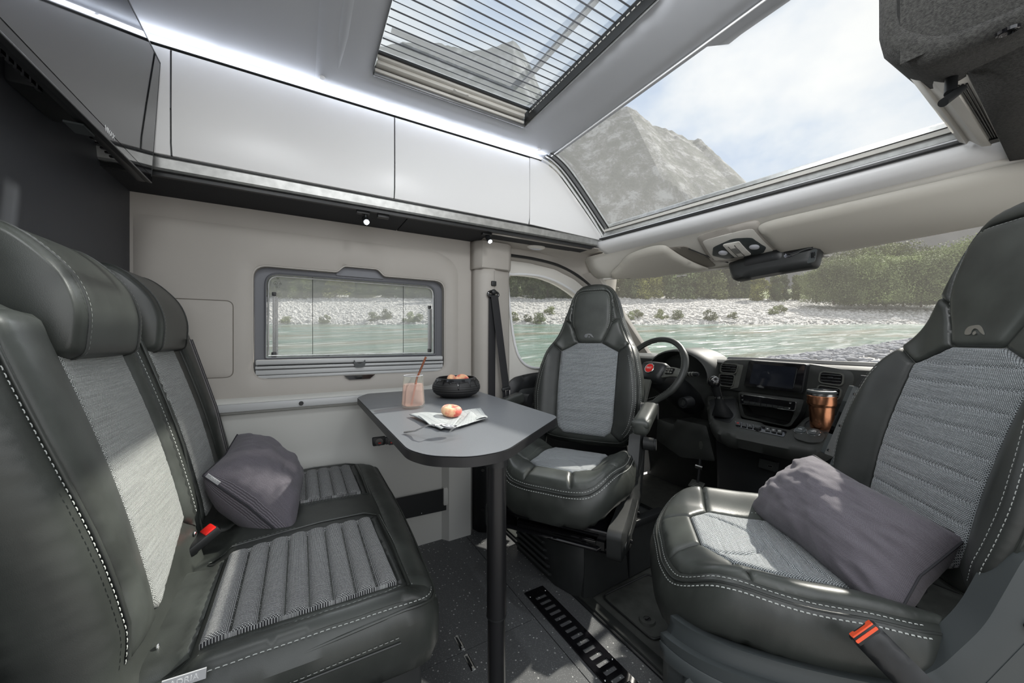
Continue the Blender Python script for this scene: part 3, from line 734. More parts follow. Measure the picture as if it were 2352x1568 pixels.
# sockets below the table
for i, (u, v) in enumerate([(870, 1014), (898, 1013)]):
    p = P(u, v, y=1.735)
    s_ = thing('power_socket', p, ('black wall socket with a red light below the table edge' if i == 0 else 'black wall socket half hidden behind the table edge'), 'socket')
    MB().box((p.x, 1.734, p.z), (.056, .014, .045), bev=.004).build('socket_plate', blackp, s_)
    MB().cyl((p.x, 1.728, p.z), (p.x, 1.7255, p.z), .017).build('socket_ring', gloss_bk, s_)
    MB().box((p.x + .002, 1.7245, p.z - .004), (.012, .002, .005)).build('socket_light', redp, s_)
# black retaining strip low on the wall
bs = thing('wall_pocket_strip', (.4, 1.69, .35), 'flat black metal strip screwed low on the pale wall beside the bench', 'strip')
pts = pw([(905, 1146), (1034, 1119), (1034, 1169), (905, 1197)], y=1.69)
shell('strip_plate', roundpoly(pts, .004), frame((0, 1.69, 0), (1, 0, 0), (0, 0, 1), (0, -1, 0)), blackp, bs, th=.004, sp=.1, smooth=False)
MB().box((pts[1][0] - .012, 1.70, (pts[1][1] + pts[2][1]) / 2 + .015), (.05, .035, .09), bev=.01).build('strip_boss', lowerw, bs)
for q in ((1028, 1128), (1028, 1160), (968, 1178)):
    p = P(*q, y=1.688); MB().sph((p.x, 1.687, p.z), .003).build('screw', steel, bs)

# ---- side window
wn = thing('window_1', (.23, 1.78, .82), None, None, kind='structure')
WO = frame((0, 1.765, 0), (1, 0, 0), (0, 0, 1), (0, -1, 0))
# blind cassette frame in the opening
pocket = [(-.160, .823), (.626, .823), (.626, 1.274), (-.160, 1.274)]
inner = roundpoly([(-.122, .905), (.588, .905), (.588, 1.252), (-.122, 1.252)], [.008, .008, .05, .05])
shell('blind_frame', roundpoly(pocket, .045), frame((0, 1.785, 0), (1, 0, 0), (0, 0, 1), (0, -1, 0)), pocket_m, wn, holes=[inner], th=.02, sp=.05)
MB().box((.2375, 1.782, 1.290), (.20, .012, .050)).build('notch_back', pocket_m, wn)
MB().tube([(a, 1.772, b) for a, b in inner], .004, 8, closed=True).build('inner_seal', pocket_m, wn)
MB().tube([(a, 1.780, b) for a, b in shrink(inner, .009)], .0035, 8, closed=True).build('inner_rim', alu, wn)
MB().box((.233, 1.762, .868), (.775, .03, .012), bev=.003).box((.233, 1.765, .849), (.775, .028, .022), bev=.005).box((.233, 1.768, .830), (.775, .028, .014), bev=.004).box((.233, 1.765, .888), (.775, .03, .022), bev=.006).build('blind_cassette', rail_m, wn)
MB().box((.233, 1.748, .8785), (.76, .004, .003)).box((.233, 1.749, .8615), (.76, .004, .003)).build('cassette_grooves', darkp, wn)
hp = catmull([(-.022, .018), (-.016, .008), (0, .003), (.016, .008), (.022, .018), (.024, .004), (.018, -.012), (0, -.015), (-.018, -.012), (-.024, .004)], 4, True)
MB().prism(hp, frame((.229, 1.748, .872), (1, 0, 0), (0, 0, 1), (0, -1, 0)), .008).build('blind_handle', greyp, wn)
MB().prism([(-.065, .008), (.065, .008), (.042, -.010), (-.042, -.010)], frame((.229, 1.738, .815), (1, 0, 0), (0, 0, 1), (0, -1, 0)), .004).build('finger_slot', gloss_bk, wn)
# pane and struts
shell('pane', roundpoly([(-.14, .86), (.606, .86), (.606, 1.262), (-.14, 1.262)], .04), frame((0, 1.83, 0), (1, 0, 0), (0, 0, 1), (0, -1, 0)), glass_a, wn, th=.003, sp=.2, smooth=False)
from_data('fly_screen', [(-.15, 1.795, .87), (.615, 1.795, .87), (.615, 1.795, 1.27), (-.15, 1.795, 1.27)], [(0, 1, 2, 3)], mesh_w, wn, smooth=False)
for xx in (.046, .434): MB().cyl((xx, 1.794, .895), (xx, 1.794, 1.255), .0012, seg=6).build('screen_cord', darkp, wn)
for xx, zz, hh in ((-.094, .905, .265), (.566, .91, .235)):
    s_ = MB().box((xx, 1.805, zz + hh / 2), (.012, .012, hh), bev=.003).box((xx + .010, 1.805, zz + hh / 2), (.006, .008, hh * .92)).build('window_stay', alu_dk, wn)
    MB().box((xx - .001, 1.800, zz + .012), (.018, .014, .024), bev=.003).box((xx, 1.800, zz + hh), (.016, .014, .016), bev=.003).build('stay_joint', blackp, s_)
MB().box((.075, 1.80, .903), (.075, .012, .008), rot=Matrix.Rotation(-.09, 3, 'Y'), bev=.002).box((.45, 1.80, .905), (.06, .012, .007), bev=.002).build('window_latch', darkp, wn)
for k, (s_, zz, sz) in enumerate((('©', 1.237, .014), ('––– ––', 1.229, .006), ('–– ––––', 1.223, .006), ('⊗  △', 1.214, .010), ('–––––––', 1.207, .006), ('○ ▵', 1.199, .010))):
    txt(s_, frame((-.081, 1.792, zz), (1, 0, 0), (0, 0, 1), (0, -1, 0)), sz, ink_dk, wn, 'approval_mark')

# ================================================================== ceiling, skylight
yc1 = 1.505
hole = roundpoly([(.215, -.625), (.838, -.625), (.838, -1.334), (.215, -1.334)], .022)
front = [(1.16, .12), (1.16, -.60), (1.165, -.64), (1.115, -.68), (1.115, -yc1)]
ce = shell('ceiling', [(-.55, .12)] + [(-.55, -yc1)] + front[::-1], CEIL, ceilm, None, holes=[hole], th=.02, sp=.08, smooth=False); ce['kind'] = 'structure'
for f_ in (): pass
# lowered moulding round the skylight
ro = roundpoly([(.045, .05), (.045, -1.478), (1.085, -1.478), (1.085, .05)], .02)
shell('ceiling_moulding', ro, CEIL, ceilm, ce, holes=[shrink(hole, -.001)], top=.010, th=.012, r=.010, sp=.035)
MB().tube([(1.088, .0, 1.901), (1.088, 1.47, 1.901)], .0035, 6).build('edge_bead', whitet, ce)
MB().loft([[(x, y, z) for x, z in ((.098, 1.901), (.112, 1.893), (.128, 1.901))] for y in (.1, .7, 1.2)] + [[(.105, 1.36, 1.901), (.110, 1.36, 1.8995), (.116, 1.36, 1.901)]]).build('ceiling_fold', ceilm, ce, angle=80)
for u, v in ((740, 178), (1238, 343), (1035, 262)):
    p = P(u, v, z=1.899)
    if u != 1035: MB().cyl((p.x, p.y, 1.900), (p.x, p.y, 1.896), .010, .008).build('screw_cap', whitet, ce)
MB().box((-.2, 1.515, 1.80), (2.6, .012, .20)).build('ceiling_backing', ceilm, ce)
MB().loft([[(x, y, z) for y, z in ((1.50, 1.913), (1.512, 1.905), (1.518, 1.893), (1.519, 1.87))] for x in (-.55, .3, 1.10)]).build('ceiling_cove', ceilm, ce, angle=80)

sk = thing('window_2', (.52, .98, 1.9), None, None, kind='structure')
lp = [(a, -b) for a, b in hole]
MB().loft([[(x, y, z) for x, y in lp] for z in (1.898, 1.955)], close=True).build('skylight_well', alu, sk, angle=60)
# near-wall cassette with mouldings
MB().box((.527, 1.318, 1.935), (.60, .028, .014), bev=.004).box((.527, 1.300, 1.950), (.60, .018, .018), bev=.005).box((.527, 1.325, 1.915), (.61, .014, .012), bev=.004).build('blind_cassette', beige_lt, sk)
MB().box((.527, 1.327, 1.902), (.615, .012, .010), bev=.003).build('cassette_lip', alu_dk, sk)
MB().prism(roundpoly([(-.032, -.008), (.032, -.008), (.028, .012), (.018, .008), (-.018, .008), (-.028, .012)], .003, 3), frame((.53, 1.296, 1.925), (1, 0, 0), (0, -1, 0), (0, 0, -1)), .006).build('blind_handle', beige_lt, sk)
MB().box((.527, 1.286, 1.953), (.61, .010, .008)).build('blind_bar', blackp, sk)
# pleated blind: folds run along the van
ny = 44; zz = []
V = []; F = []
for j in range(ny + 1):
    y = 1.284 - j * (.66 / ny); z = 1.962 + (.004 if j % 2 else -.004)
    V += [(.23, y, z), (.862, y, z)]
for j in range(ny): F.append((2 * j, 2 * j + 1, 2 * j + 3, 2 * j + 2))
from_data('pleated_blind', V, F, pleat_m, sk, smooth=False)
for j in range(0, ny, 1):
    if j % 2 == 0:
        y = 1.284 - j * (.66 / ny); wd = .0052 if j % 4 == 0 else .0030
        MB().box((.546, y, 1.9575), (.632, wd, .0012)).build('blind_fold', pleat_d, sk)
for j in range(34):
    y = 1.275 - j * .0195
    MB().box((.8332, y, 1.938), (.0015, .012, .0035)).build('blind_end', beige_lt, sk)
MB().box((.836, .97, 1.929), (.004, .70, .050)).box((.850, .97, 1.962), (.014, .66, .010)).build('blind_track', blackp, sk)
MB().box((.77, .92, 2.005), (.022, .64, .008), bev=.002).build('dome_bar', alu_dk, sk)
MB().box((.52, 1.235, 2.005), (.52, .022, .008), bev=.002).build('dome_bar', alu_dk, sk)
shell('dome', roundpoly([(.10, -1.40), (.96, -1.40), (.96, -.50), (.10, -.50)], .06), frame((0, 0, 2.03), (1, 0, 0), (0, -1, 0), (0, 0, -1)), glass_a, sk, th=.003, sp=.3, smooth=False)
MB().loft([[(x, y, z) for x, y in roundpoly([(.17, .56), (.90, .56), (.90, 1.37), (.17, 1.37)], .05)] for z in (1.925, 2.028)], close=True).build('dome_frame', whitet, sk)

# partition and rear
pt_ = MB().box((-.535, .95, .955), (.05, 1.72, 1.92)).build('wall_rear', partm); pt_['kind'] = 'structure'

# ================================================================== overhead cabinets
def lx(u, y=1.5): return P(u, 780, y=y).x
xs = [-.62, lx(393), lx(906), lx(1216)]
FACE = frame((0, 1.502, 0), (1, 0, 0), (0, 0, 1), (0, -1, 0))
ztop, zb = 1.880, 1.549
for i in range(3):
    x0, x1 = xs[i], xs[i + 1]
    lab = ('white overhead cabinet unit beside the television', 'wide white overhead cabinet unit above the left half of the side window', 'white overhead cabinet unit between the wide one and the curved end')[i]
    cb = thing('overhead_cabinet', ((x0 + x1) / 2, 1.63, 1.52), lab, 'cabinet', 'overhead cabinets')
    MB().box(((x0 + x1) / 2, 1.635, 1.71), (x1 - x0 - .001, .23, .36)).build('cabinet_body', whitep, cb)
    g_ = .0022
    d_ = MB().loft([[(x, y, z) for x in (x0 + g_, x0 + g_ + .006, x1 - g_ - .006, x1 - g_)] for y, z in ((1.512, ztop), (1.500, ztop - .004), (1.497, ztop - .012), (1.495, 1.70), (1.497, zb + .036), (1.505, zb + .003), (1.515, zb))]).build('cabinet_door', whitep, cb, angle=25)
    MB().box((x1, 1.507, 1.715), (.0045, .004, .325)).build('door_gap', darkp, cb)
# curved end
endp = [(xs[3] + .003, zb + .002), (1.462, zb - .012)] + catmull([(1.455, 1.565), (1.36, 1.655), (1.24, 1.765), (1.155, 1.835), (1.09, 1.868), (1.03, ztop)], 6) + [(xs[3] + .003, ztop)]
ec = shell('cabinet_end_panel', endp, FACE, whitep, None, top=.005, th=.02, r=.004, sp=.04)
tag(ec, 'white end panel whose front edge curves down along the roof window', 'panel')
MB().tube([(x, 1.494, z) for x, z in catmull([(1.474, 1.545), (1.372, 1.655), (1.252, 1.765), (1.165, 1.84), (1.10, 1.874), (1.04, 1.886)], 6)], .005, 8).build('edge_piping', whitet, ec)
# led strip
led = thing('led_strip', (.3, 1.5, 1.885), 'thin glowing LED light line between ceiling and overhead cabinets', 'light')
MB().box((.27, 1.4985, 1.8885), (1.56, .010, .0085)).build('led_diffuser', ledm, led)
MB().box((.27, 1.503, 1.8825), (1.56, .014, .0025)).build('led_profile', darkp, led)
for k in range(6): light('led_light', 'AREA', (-.35 + .26 * k, 1.488, 1.892), .10, (.84, .89, 1), look=(-.35 + .26 * k, 1.30, 2.02), shape='RECTANGLE', size=.25, size_y=.012)
# aluminium light rail and charcoal underside
ar = thing('light_rail', (.5, 1.51, 1.52), 'brushed aluminium rail along the lower edge of the overhead cabinets', 'rail')
MB().loft([[(x, y, z) for y, z in ((1.535, 1.548), (1.513, 1.546), (1.511, 1.541), (1.518, 1.513), (1.523, 1.507), (1.54, 1.507))] for x in (-.55, .5, 1.478)]).build('rail_profile', alu, ar, angle=20)
MB().box((.46, 1.532, 1.5485), (2.0, .045, .0045)).build('shadow_gap', blackp, ar)
MB().box((.46, 1.542, 1.499), (2.0, .014, .012)).build('lamp_track', blackp, ar)
uf = MB().box((-.09, 1.655, 1.500), (.96, .235, .012)).build('cabinet_underside', under); tag(uf, 'charcoal felt underside board of the overhead cabinets, behind the lamp', 'board')
uf = MB().box((.93, 1.65, 1.500), (1.07, .225, .012)).build('cabinet_underside', under); tag(uf, 'charcoal felt underside board of the overhead cabinets, towards the cab', 'board')

# track spots
def track_lamp(x, y, z, aim, lab, e):
    t_ = thing('track_spotlight', (x, y, z), lab, 'lamp', 'track spotlights')
    MB().box((x - .01, y, 1.490), (.05, .020, .012), bev=.002).build('lamp_shoe', blackp, t_)
    MB().cyl((x, y, 1.487), (x, y, z + .012), .0045, seg=10).build('lamp_stem', blackp, t_)
    d = (Vector(aim) - Vector((x, y, z))).normalized(); c = Vector((x, y, z))
    MB().cyl(c - d * .022, c + d * .022, .0125, seg=20).build('lamp_head', blackp, t_)
    MB().cyl(c + d * .0215, c + d * .0235, .0095, seg=16).build('lamp_lens', bulb, t_)
    light('spot_light', 'SPOT', c + d * .03, e, (.9, .95, 1), look=aim, spot_size=1.5, spot_blend=.6, shadow_soft_size=.01)
p = P(840, 506, y=1.56); track_lamp(p.x, p.y, p.z, (.25, .7, .9), 'black track spotlight shining under the cabinets above the side window', 7)
p = P(1122, 548, y=1.575); track_lamp(p.x, p.y, p.z, (.85, 1.1, .9), 'small black track spotlight next to the cab pillar', 5)
p = P(880, 497, y=1.56); o = MB().box((p.x, p.y, 1.488), (.045, .022, .014), bev=.002).build('track_adapter', blackp); tag(o, 'small black adapter clipped in the lamp track beside the spotlight', 'adapter')
# ================================================================== roof window over the cab
SA, SB = Vector((1.15, 0, 1.905)), Vector((1.635, 0, 1.600))     # upper and lower edge of the glass
def SK(y): return -.133 * (y - .27)
def SR(y, t, n=0.):
    q = SA.lerp(SB, t); q.x += SK(y) * max(0, t); bow = .035 * math.sin(pi * t); nrm = Vector((.50, 0, .86)); q = q + nrm * (bow + n); return Vector((q.x, y, q.z))
rw = thing('window_3', (1.4, .86, 1.62), None, None, kind='structure')
MB().loft([[SR(y, t / 10, .03) for t in range(-1, 11)] for y in (.20, .5, .86, 1.2, 1.50)]).build('pane', glass_a, rw, angle=60)
MB().loft([[SR(y, t / 10, .0) for t in range(-1, 12)] for y in (.22, .5, .86, 1.2, 1.48)]).build('fly_screen', mesh_r, rw, angle=60)
# black and silver guide down the driver's side
GC = catmull([(1.062, 1.900), (1.105, 1.886), (1.170, 1.850), (1.262, 1.774), (1.372, 1.670), (1.480, 1.566)], 5)
for nm, y0, y1, dn, hh, mt in (('side_seal', 1.4975, 1.4875, .004, .012, gloss_bk), ('side_bead', 1.4875, 1.4835, .000, .010, whitet), ('side_groove', 1.4835, 1.478, .006, .012, gloss_bk), ('side_guide', 1.478, 1.4525, .008, .014, alu_dk), ('side_rim', 1.4525, 1.4485, .004, .010, blackp), ('inner_bead', 1.4485, 1.4455, .007, .010, alu)):
    rows = []
    for (x, z) in GC: rows.append([(x + dn * .7, y0, z + dn * .7), (x + (dn + hh) * .7, y0, z + (dn + hh) * .7), (x + (dn + hh) * .7, y1, z + (dn + hh) * .7), (x + dn * .7, y1, z + dn * .7)])
    MB().loft(rows, close=True, ends=True).build(nm, mt, rw, angle=30)
MB().loft([[(x + .004, 1.499, z + .004), (x + .05, 1.50, z + .06)] for x, z in GC]).build('side_jamb', blackp, rw)
# passenger side frame
MB().loft([[SR(y, t / 10, n) for y, n in ((.262, -.002), (.250, -.010), (.240, -.010), (.236, .0), (.22, .0))] for t in range(-4, 11)]).build('side_frame', beige_lt, rw, angle=25, sol=.004)
# lower frame rails along the width
TI = lambda y: 0.
def bar(pts2, y0, y1, name, mt, parent, n=2):
    return MB().loft([[(x + SK(y), y, z) for x, z in pts2] for y in np.linspace(y0, y1, n)], close=True, ends=True).build(name, mt, parent, angle=25)
bx_, bz_ = SB.x, SB.z + .012
bar([(bx_ - .004, bz_ + .006), (bx_ - .018, bz_ - .002), (bx_ - .018, bz_ - .016), (bx_ + .03, bz_ - .016), (bx_ + .03, bz_ + .006)], .21, 1.475, 'upper_rail', alu, rw)
bar([(bx_ - .014, bz_ - .018), (bx_ - .026, bz_ - .026), (bx_ - .024, bz_ - .036), (bx_ + .03, bz_ - .036), (bx_ + .03, bz_ - .018)], .21, 1.475, 'middle_rail', beige_lt, rw)
bar([(bx_ - .018, bz_ - .038), (bx_ - .030, bz_ - .062), (bx_ + .03, bz_ - .062), (bx_ + .03, bz_ - .038)], .21, 1.475, 'lower_rail', alu, rw)
bar([(bx_ - .030, bz_ - .063), (bx_ - .040, bz_ - .071), (bx_ + .02, bz_ - .071), (bx_ + .02, bz_ - .063)], .20, 1.485, 'bottom_rail', whitet, rw)
bar([(bx_ - .0425, bz_ - .0715), (bx_ - .0425, bz_ - .0785), (bx_ + .02, bz_ - .0785), (bx_ + .02, bz_ - .0715)], .24, 1.49, 'dark_slot', blackp, rw)
# white nose moulding below it, curling up at the passenger end
ND = [(1.592, 1.5425), (1.580, 1.537), (1.574, 1.526), (1.580, 1.509), (1.60, 1.494), (1.66, 1.478), (1.74, 1.470)]
stn = []
for y in [1.53, 1.50, 1.47, 1.2, .86, .5, .33, .24, .18]:
    stn.append([(x + .034 + SK(y), y, z - .004) for x, z in ND])
stn.append([(x + .05, .13, z - .010) for x, z in ND]); stn.append([(x + .07, .05, z - .012) for x, z in ND])
nm = MB().loft(stn).build('trim_2', whitet, angle=50, sol=.004); nm['kind'] = 'structure'
MB().box((1.452, 1.60, 1.494), (.060, .16, .005)).build('corner_filler', beige, nm)

# ================================================================== header, visors, roof console
def HB(y):      # lower edge of the header (top of the windscreen)
    k = .43 if y > .85 else .22
    return Vector((1.915 - k * (y - .85) ** 2, y, 1.355 + .012 * (y - .85)))
def HT(y): return Vector((1.668 + SK(y) * .9, y, 1.480))
def HS(y, t, n=0.):
    a, b = HB(y), HT(y); q = a.lerp(b, t) + Vector((.25, 0, .45)).normalized() * 0
    sag = Vector((-.42, 0, -.9)).normalized() * (.018 * math.sin(pi * t) + n); return q + sag
hys = np.linspace(1.69, -.15, 26)
hd = MB().loft([[HB(y) + Vector((.03, 0, .03)), HB(y) + Vector((.012, 0, .002)), HB(y)] + [HS(y, t / 8) for t in range(1, 9)] + [HT(y) + Vector((.05, 0, .02))] for y in hys]).build('trim_3', beige_lt, angle=60, sol=.004)
hd['kind'] = 'structure'
def HM(y, t, n=0.):
    """frame lying on the header: a to the passenger side, b upwards to the rear, n into the cab"""
    a = (HS(y - .02, t) - HS(y + .02, t)).normalized(); b_ = (HS(y, t + .05) - HS(y, t - .05)).normalized(); n_ = a.cross(b_).normalized(); b_ = n_.cross(a)
    return frame(HS(y, t, 0) + n_ * n, a, b_, n_)
def on_header(poly, name, mt, parent, n0, th, r=.004, sp=.02, **k):
    """poly in (y, t); slab of thickness th standing n0 off the header"""
    pl = [(-y, t * .30) for y, t in poly]; W, T, loops = cdt(pl, (), sp); d = dist(W, loops[0]); f = n0 - (r - arc(d, r)) if r else np.full(len(W), n0)
    bkk = n0 - th
    V = []
    for (a, b), q in zip(W, f): V.append(HS(-a, b / .30, float(q)))
    for (a, b) in W: V.append(HS(-a, b / .30, bkk))
    n = len(W); F = [tuple(t_) for t_ in T] + [tuple(t_[::-1] + n) for t_ in T] + [(e[1], e[0], e[0] + n, e[1] + n) for e in borders(T)]
    return from_data(name, V, F, mt, parent, angle=60, **k)
def visor(y0, y1, lab, flip=False):
    vo = thing('sun_visor', HS((y0 + y1) / 2, .4, .02), lab, 'sun visor', 'sun visors')
    body = roundpoly([(y0, .14), (y0 - .08, .03), (y1 - .02, .04), (y1 + .05, .97), (y0 - .20, .90), (y0 - .03, .42)] if not flip else [(y0, .05), (y1, .05), (y1, .95), (y0 + .01, .93)], [.05, .04, .07, .12, .2, .08] if not flip else [.05, .03, .03, .09], 8)
    on_header([(a, b) for a, b in body], 'visor_body', visor_m, vo, .030, .020, r=.012)
    yc = (y1 + .115) if not flip else (y0 - .135)
    cl = MB(); q = HM(yc, .085, .034)
    cl.box((0, 0, 0), (.048, .010, .010), bev=.003); cl.box((.012, .006, .004), (.018, .016, .008), bev=.003); cl.box((-.018, .002, .002), (.02, .012, .01), bev=.003)
    bmesh.ops.transform(cl.bm, matrix=q, verts=cl.bm.verts); cl.build('visor_clip', beige_lt, vo)
    if not flip:
        on_header(roundpoly([(y0 - .03, .035), (y0 - .10, -.01), (y0 - .16, .02), (y0 - .14, .07)], .02), 'visor_hinge', blackp, vo, .022, .02, r=.004)
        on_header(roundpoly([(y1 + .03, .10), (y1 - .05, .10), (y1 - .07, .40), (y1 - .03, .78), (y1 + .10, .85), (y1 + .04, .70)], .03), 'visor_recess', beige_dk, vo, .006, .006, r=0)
    return vo
visor(1.60, 1.135, "beige sun visor on the driver's side, left of the roof console")
visor(.775, .04, 'large beige sun visor on the passenger side, above the rear-view mirror', flip=True)
MB().tube([HS(y, -.0, .008) for y in np.linspace(1.66, -.12, 20)], .006, 8).build('header_bead', beige_lt, hd)
# roof console
rc = thing('roof_console', HS(.96, .4, .02), 'beige roof console with two reading lamps above the windscreen', 'console')
cy = .905; TL = .14; _oh = on_header; on_header = lambda poly, *a, **k: _oh([(p[0], p[1] * .92 + TL) for p in poly], *a, **k)
on_header(roundpoly([(cy + .17, .10), (cy - .15, .10), (cy - .13, .92), (cy + .12, .86)], [.06, .07, .07, .05], 8), 'console_shell', beige, rc, .016, .018, r=.010)
on_header(roundpoly([(cy + .135, .22), (cy - .115, .22), (cy - .105, .82), (cy + .105, .78)], [.05, .05, .05, .04], 8), 'console_bezel', beige_lt, rc, .022, .008, r=.004)
on_header(roundpoly([(cy + .075, .25), (cy - .075, .25), (cy - .105, .38), (cy - .085, .66), (cy - .02, .72), (cy + .08, .62), (cy + .115, .42)], .03, 8), 'lamp_panel', greyp, rc, .026, .006, r=.003)
for dy in (.062, -.068):
    M = HM(cy + dy, .46 * .92 + TL, .0305 - .018 * math.sin(pi * .46) + .012); lz = MB().lathe([(0, .006), (.012, .005), (.020, .001), (.021, -.004)], M, 24).build('reading_lamp', lens_m, rc)
b_ = on_header(roundpoly([(cy + .032, .30), (cy - .036, .30), (cy - .036, .66), (cy + .032, .66)], .02, 8), 'switch_block', beige_lt, rc, .036, .010, r=.005)
for dy in (.012, -.014): on_header([(cy + dy + .001, .34), (cy + dy - .001, .34), (cy + dy - .001, .62), (cy + dy + .001, .62)], 'switch_line', darkp, rc, .0368, .004, r=0)
for k in range(5): on_header([(cy + .007 - .004 * k + .001, .42), (cy + .007 - .004 * k - .0008, .42), (cy + .007 - .004 * k - .0008, .56), (cy + .007 - .004 * k + .001, .56)], 'grille_slit', greyp, rc, .0366, .004, r=0)
MB().tube([HS(cy + .19, .74, .012), HS(cy + .135, .40, .014), HS(cy + .10, .22, .014)], .003, 6).build('console_joint', blackp, rc)

on_header = _oh
# rear-view mirror seen from its cabin side
mi = thing('rear_view_mirror', (1.84, .82, 1.30), 'wide black rear-view mirror housing hanging from the header', 'mirror')
MC = Vector((1.80, .815, 1.318)); MA = Vector((.0, -1, .03)).normalized(); MBb = Vector((.18, .0, 1)).normalized(); MN = MA.cross(MBb).normalized(); MBb = MN.cross(MA)
MM = frame(MC, MA, MBb, MN)
mo = roundpoly([(-.185, .048), (-.178, .010), (-.155, -.052), (.168, -.046), (.186, .060)], [.012, .02, .03, .016, .01], 6)
shell('mirror_housing', mo, MM, darkp, mi, top=lambda a, b: .018 - .9 * (np.abs(a) / .19) ** 4 * .018, th=.05, r=.016, sp=.015)
shell('mirror_recess', roundpoly([(.06, .050), (.172, .058), (.165, .022), (.12, .016), (.09, .005), (.063, .003)], .008), MM, gloss_bk, mi, top=.0195, th=.003, r=.002, sp=.02)
shell('mirror_foot', roundpoly([(-.10, .0), (.06, .0), (.06, .06), (-.10, .06)], .01), MM, blackp, mi, top=.022, th=.02, r=.006, sp=.02)
shell('mirror_end', roundpoly([(.145, -.036), (.172, -.034), (.180, .020), (.160, .018)], .01), MM, greyp, mi, top=.020, th=.01, r=.006, sp=.02)
for k in range(3): MB().box(MM @ Vector((.163 + .005 * k, -.006, .0205)), (.003, .002, .022)).build('vent_slit', gloss_bk, mi)
MB().tube([MM @ Vector((-.02, .05, -.01)), MC + Vector((.02, 0, .075))], .012, 10).build('mirror_stem', blackp, mi)

# windscreen
def WB(y): return Vector((2.50 - .33 * (y - .85) ** 2, y, .86))
wsn = thing('window_4', (2.2, .85, .86), None, None, kind='structure')
MB().loft([[HB(y).lerp(WB(y), t) + Vector((.02, 0, .01)) for t in np.linspace(0, 1, 6)] for y in np.linspace(1.78, -.15, 22)]).build('pane', glass_w, wsn, angle=60)
ap = MB().loft([[HB(1.70).lerp(WB(1.80), t) + Vector(o_) for o_ in ((-.05, .05, .0), (.0, -.015, .01), (.05, .0, .02), (.03, .07, .0))] for t in np.linspace(-.05, 1, 8)], close=True, ends=True).build('trim_4', beige, angle=50); ap['kind'] = 'structure'

# ================================================================== cab side: headliner, door, pillar, belt
DW = catmull([(1.010, 1.325), (1.05, 1.352), (1.16, 1.360), (1.28, 1.352), (1.42, 1.312), (1.56, 1.24), (1.70, 1.13), (1.80, 1.03), (1.84, .95), (1.82, .88), (1.70, .845), (1.45, .822), (1.25, .812), (1.16, .822), (1.10, .86), (1.06, .94), (1.03, 1.10)], 6, True)
door_o = [(.965, .02), (2.30, .02), (2.30, .88), (1.98, .89), (1.93, 1.0), (1.82, 1.13), (1.66, 1.27), (1.50, 1.365), (1.34, 1.415), (1.16, 1.432), (.975, 1.43)]
DF = frame((0, 1.775, 0), (1, 0, 0), (0, 0, 1), (0, -1, 0))
dr = shell('door_1', roundpoly(door_o, [0, 0, 0, .05, .03, .05, .05, .05, .05, .05, .03]), DF, beige_lt, None, holes=[DW], top=0., th=.07, r=.006, sp=.03); dr['kind'] = 'structure'
MB().tube([DF @ Vector((a, b, .002)) for a, b in DW], .007, 8, closed=True).build('window_rim', whitet, dr)
shell('pane', shrink(DW, -.02), frame((0, 1.82, 0), (1, 0, 0), (0, 0, 1), (0, -1, 0)), glass_w, dr, th=.004, sp=.3, smooth=False)
lowd = roundpoly([(.985, .06), (1.95, .06), (1.95, .83), (1.5, .80), (1.15, .785), (1.03, .765), (.985, .70)], [0, 0, .03, .0, .05, .04, .03])
shell('door_card', lowd, DF, blackp, dr, top=.035, th=.03, r=.02, sp=.03)
shell('door_pocket', roundpoly([(1.03, .55), (1.45, .57), (1.45, .72), (1.06, .70)], .03), DF, darkp, dr, top=.045, th=.01, r=.008, sp=.03)
MB().box((1.25, 1.70, .60), (.46, .07, .045), bev=.018).build('door_armrest', darkp, dr)
MB().tube([(x, 1.752, z) for x, z in catmull([(.985, 1.452), (1.16, 1.450), (1.34, 1.432), (1.50, 1.382), (1.66, 1.29), (1.82, 1.15), (1.93, 1.02)], 6)], .009, 8).build('door_seal', blackp, dr)
# headliner between cabinet and door
hl = MB().loft([[(x, 1.555, 1.495), (x, 1.64, 1.497), (x, 1.70, 1.485 if x < 1.5 else 1.46), (x, 1.740, z + .040), (x, 1.748, z + .002), (x, 1.80, z - .035)] for x, z in ((.80, 1.452), (.985, 1.452), (1.16, 1.450), (1.34, 1.432), (1.50, 1.382), (1.66, 1.29), (1.80, 1.17))]).build('trim_5', beige, angle=60, sol=.003); hl['kind'] = 'structure'
lm = thing('cab_dome_lamp', (1.10, 1.70, 1.47), 'small oval beige dome lamp in the cab headliner above the side door', 'lamp')
MB().sph((1.12, 1.655, 1.490), .055, (1.0, .45, .28), rot=Matrix.Rotation(-.2, 3, 'Z')).build('lamp_base', beige_lt, lm)
MB().sph((1.12, 1.655, 1.483), .040, (1.0, .45, .25), rot=Matrix.Rotation(-.2, 3, 'Z')).build('lamp_glass', lens_m, lm)
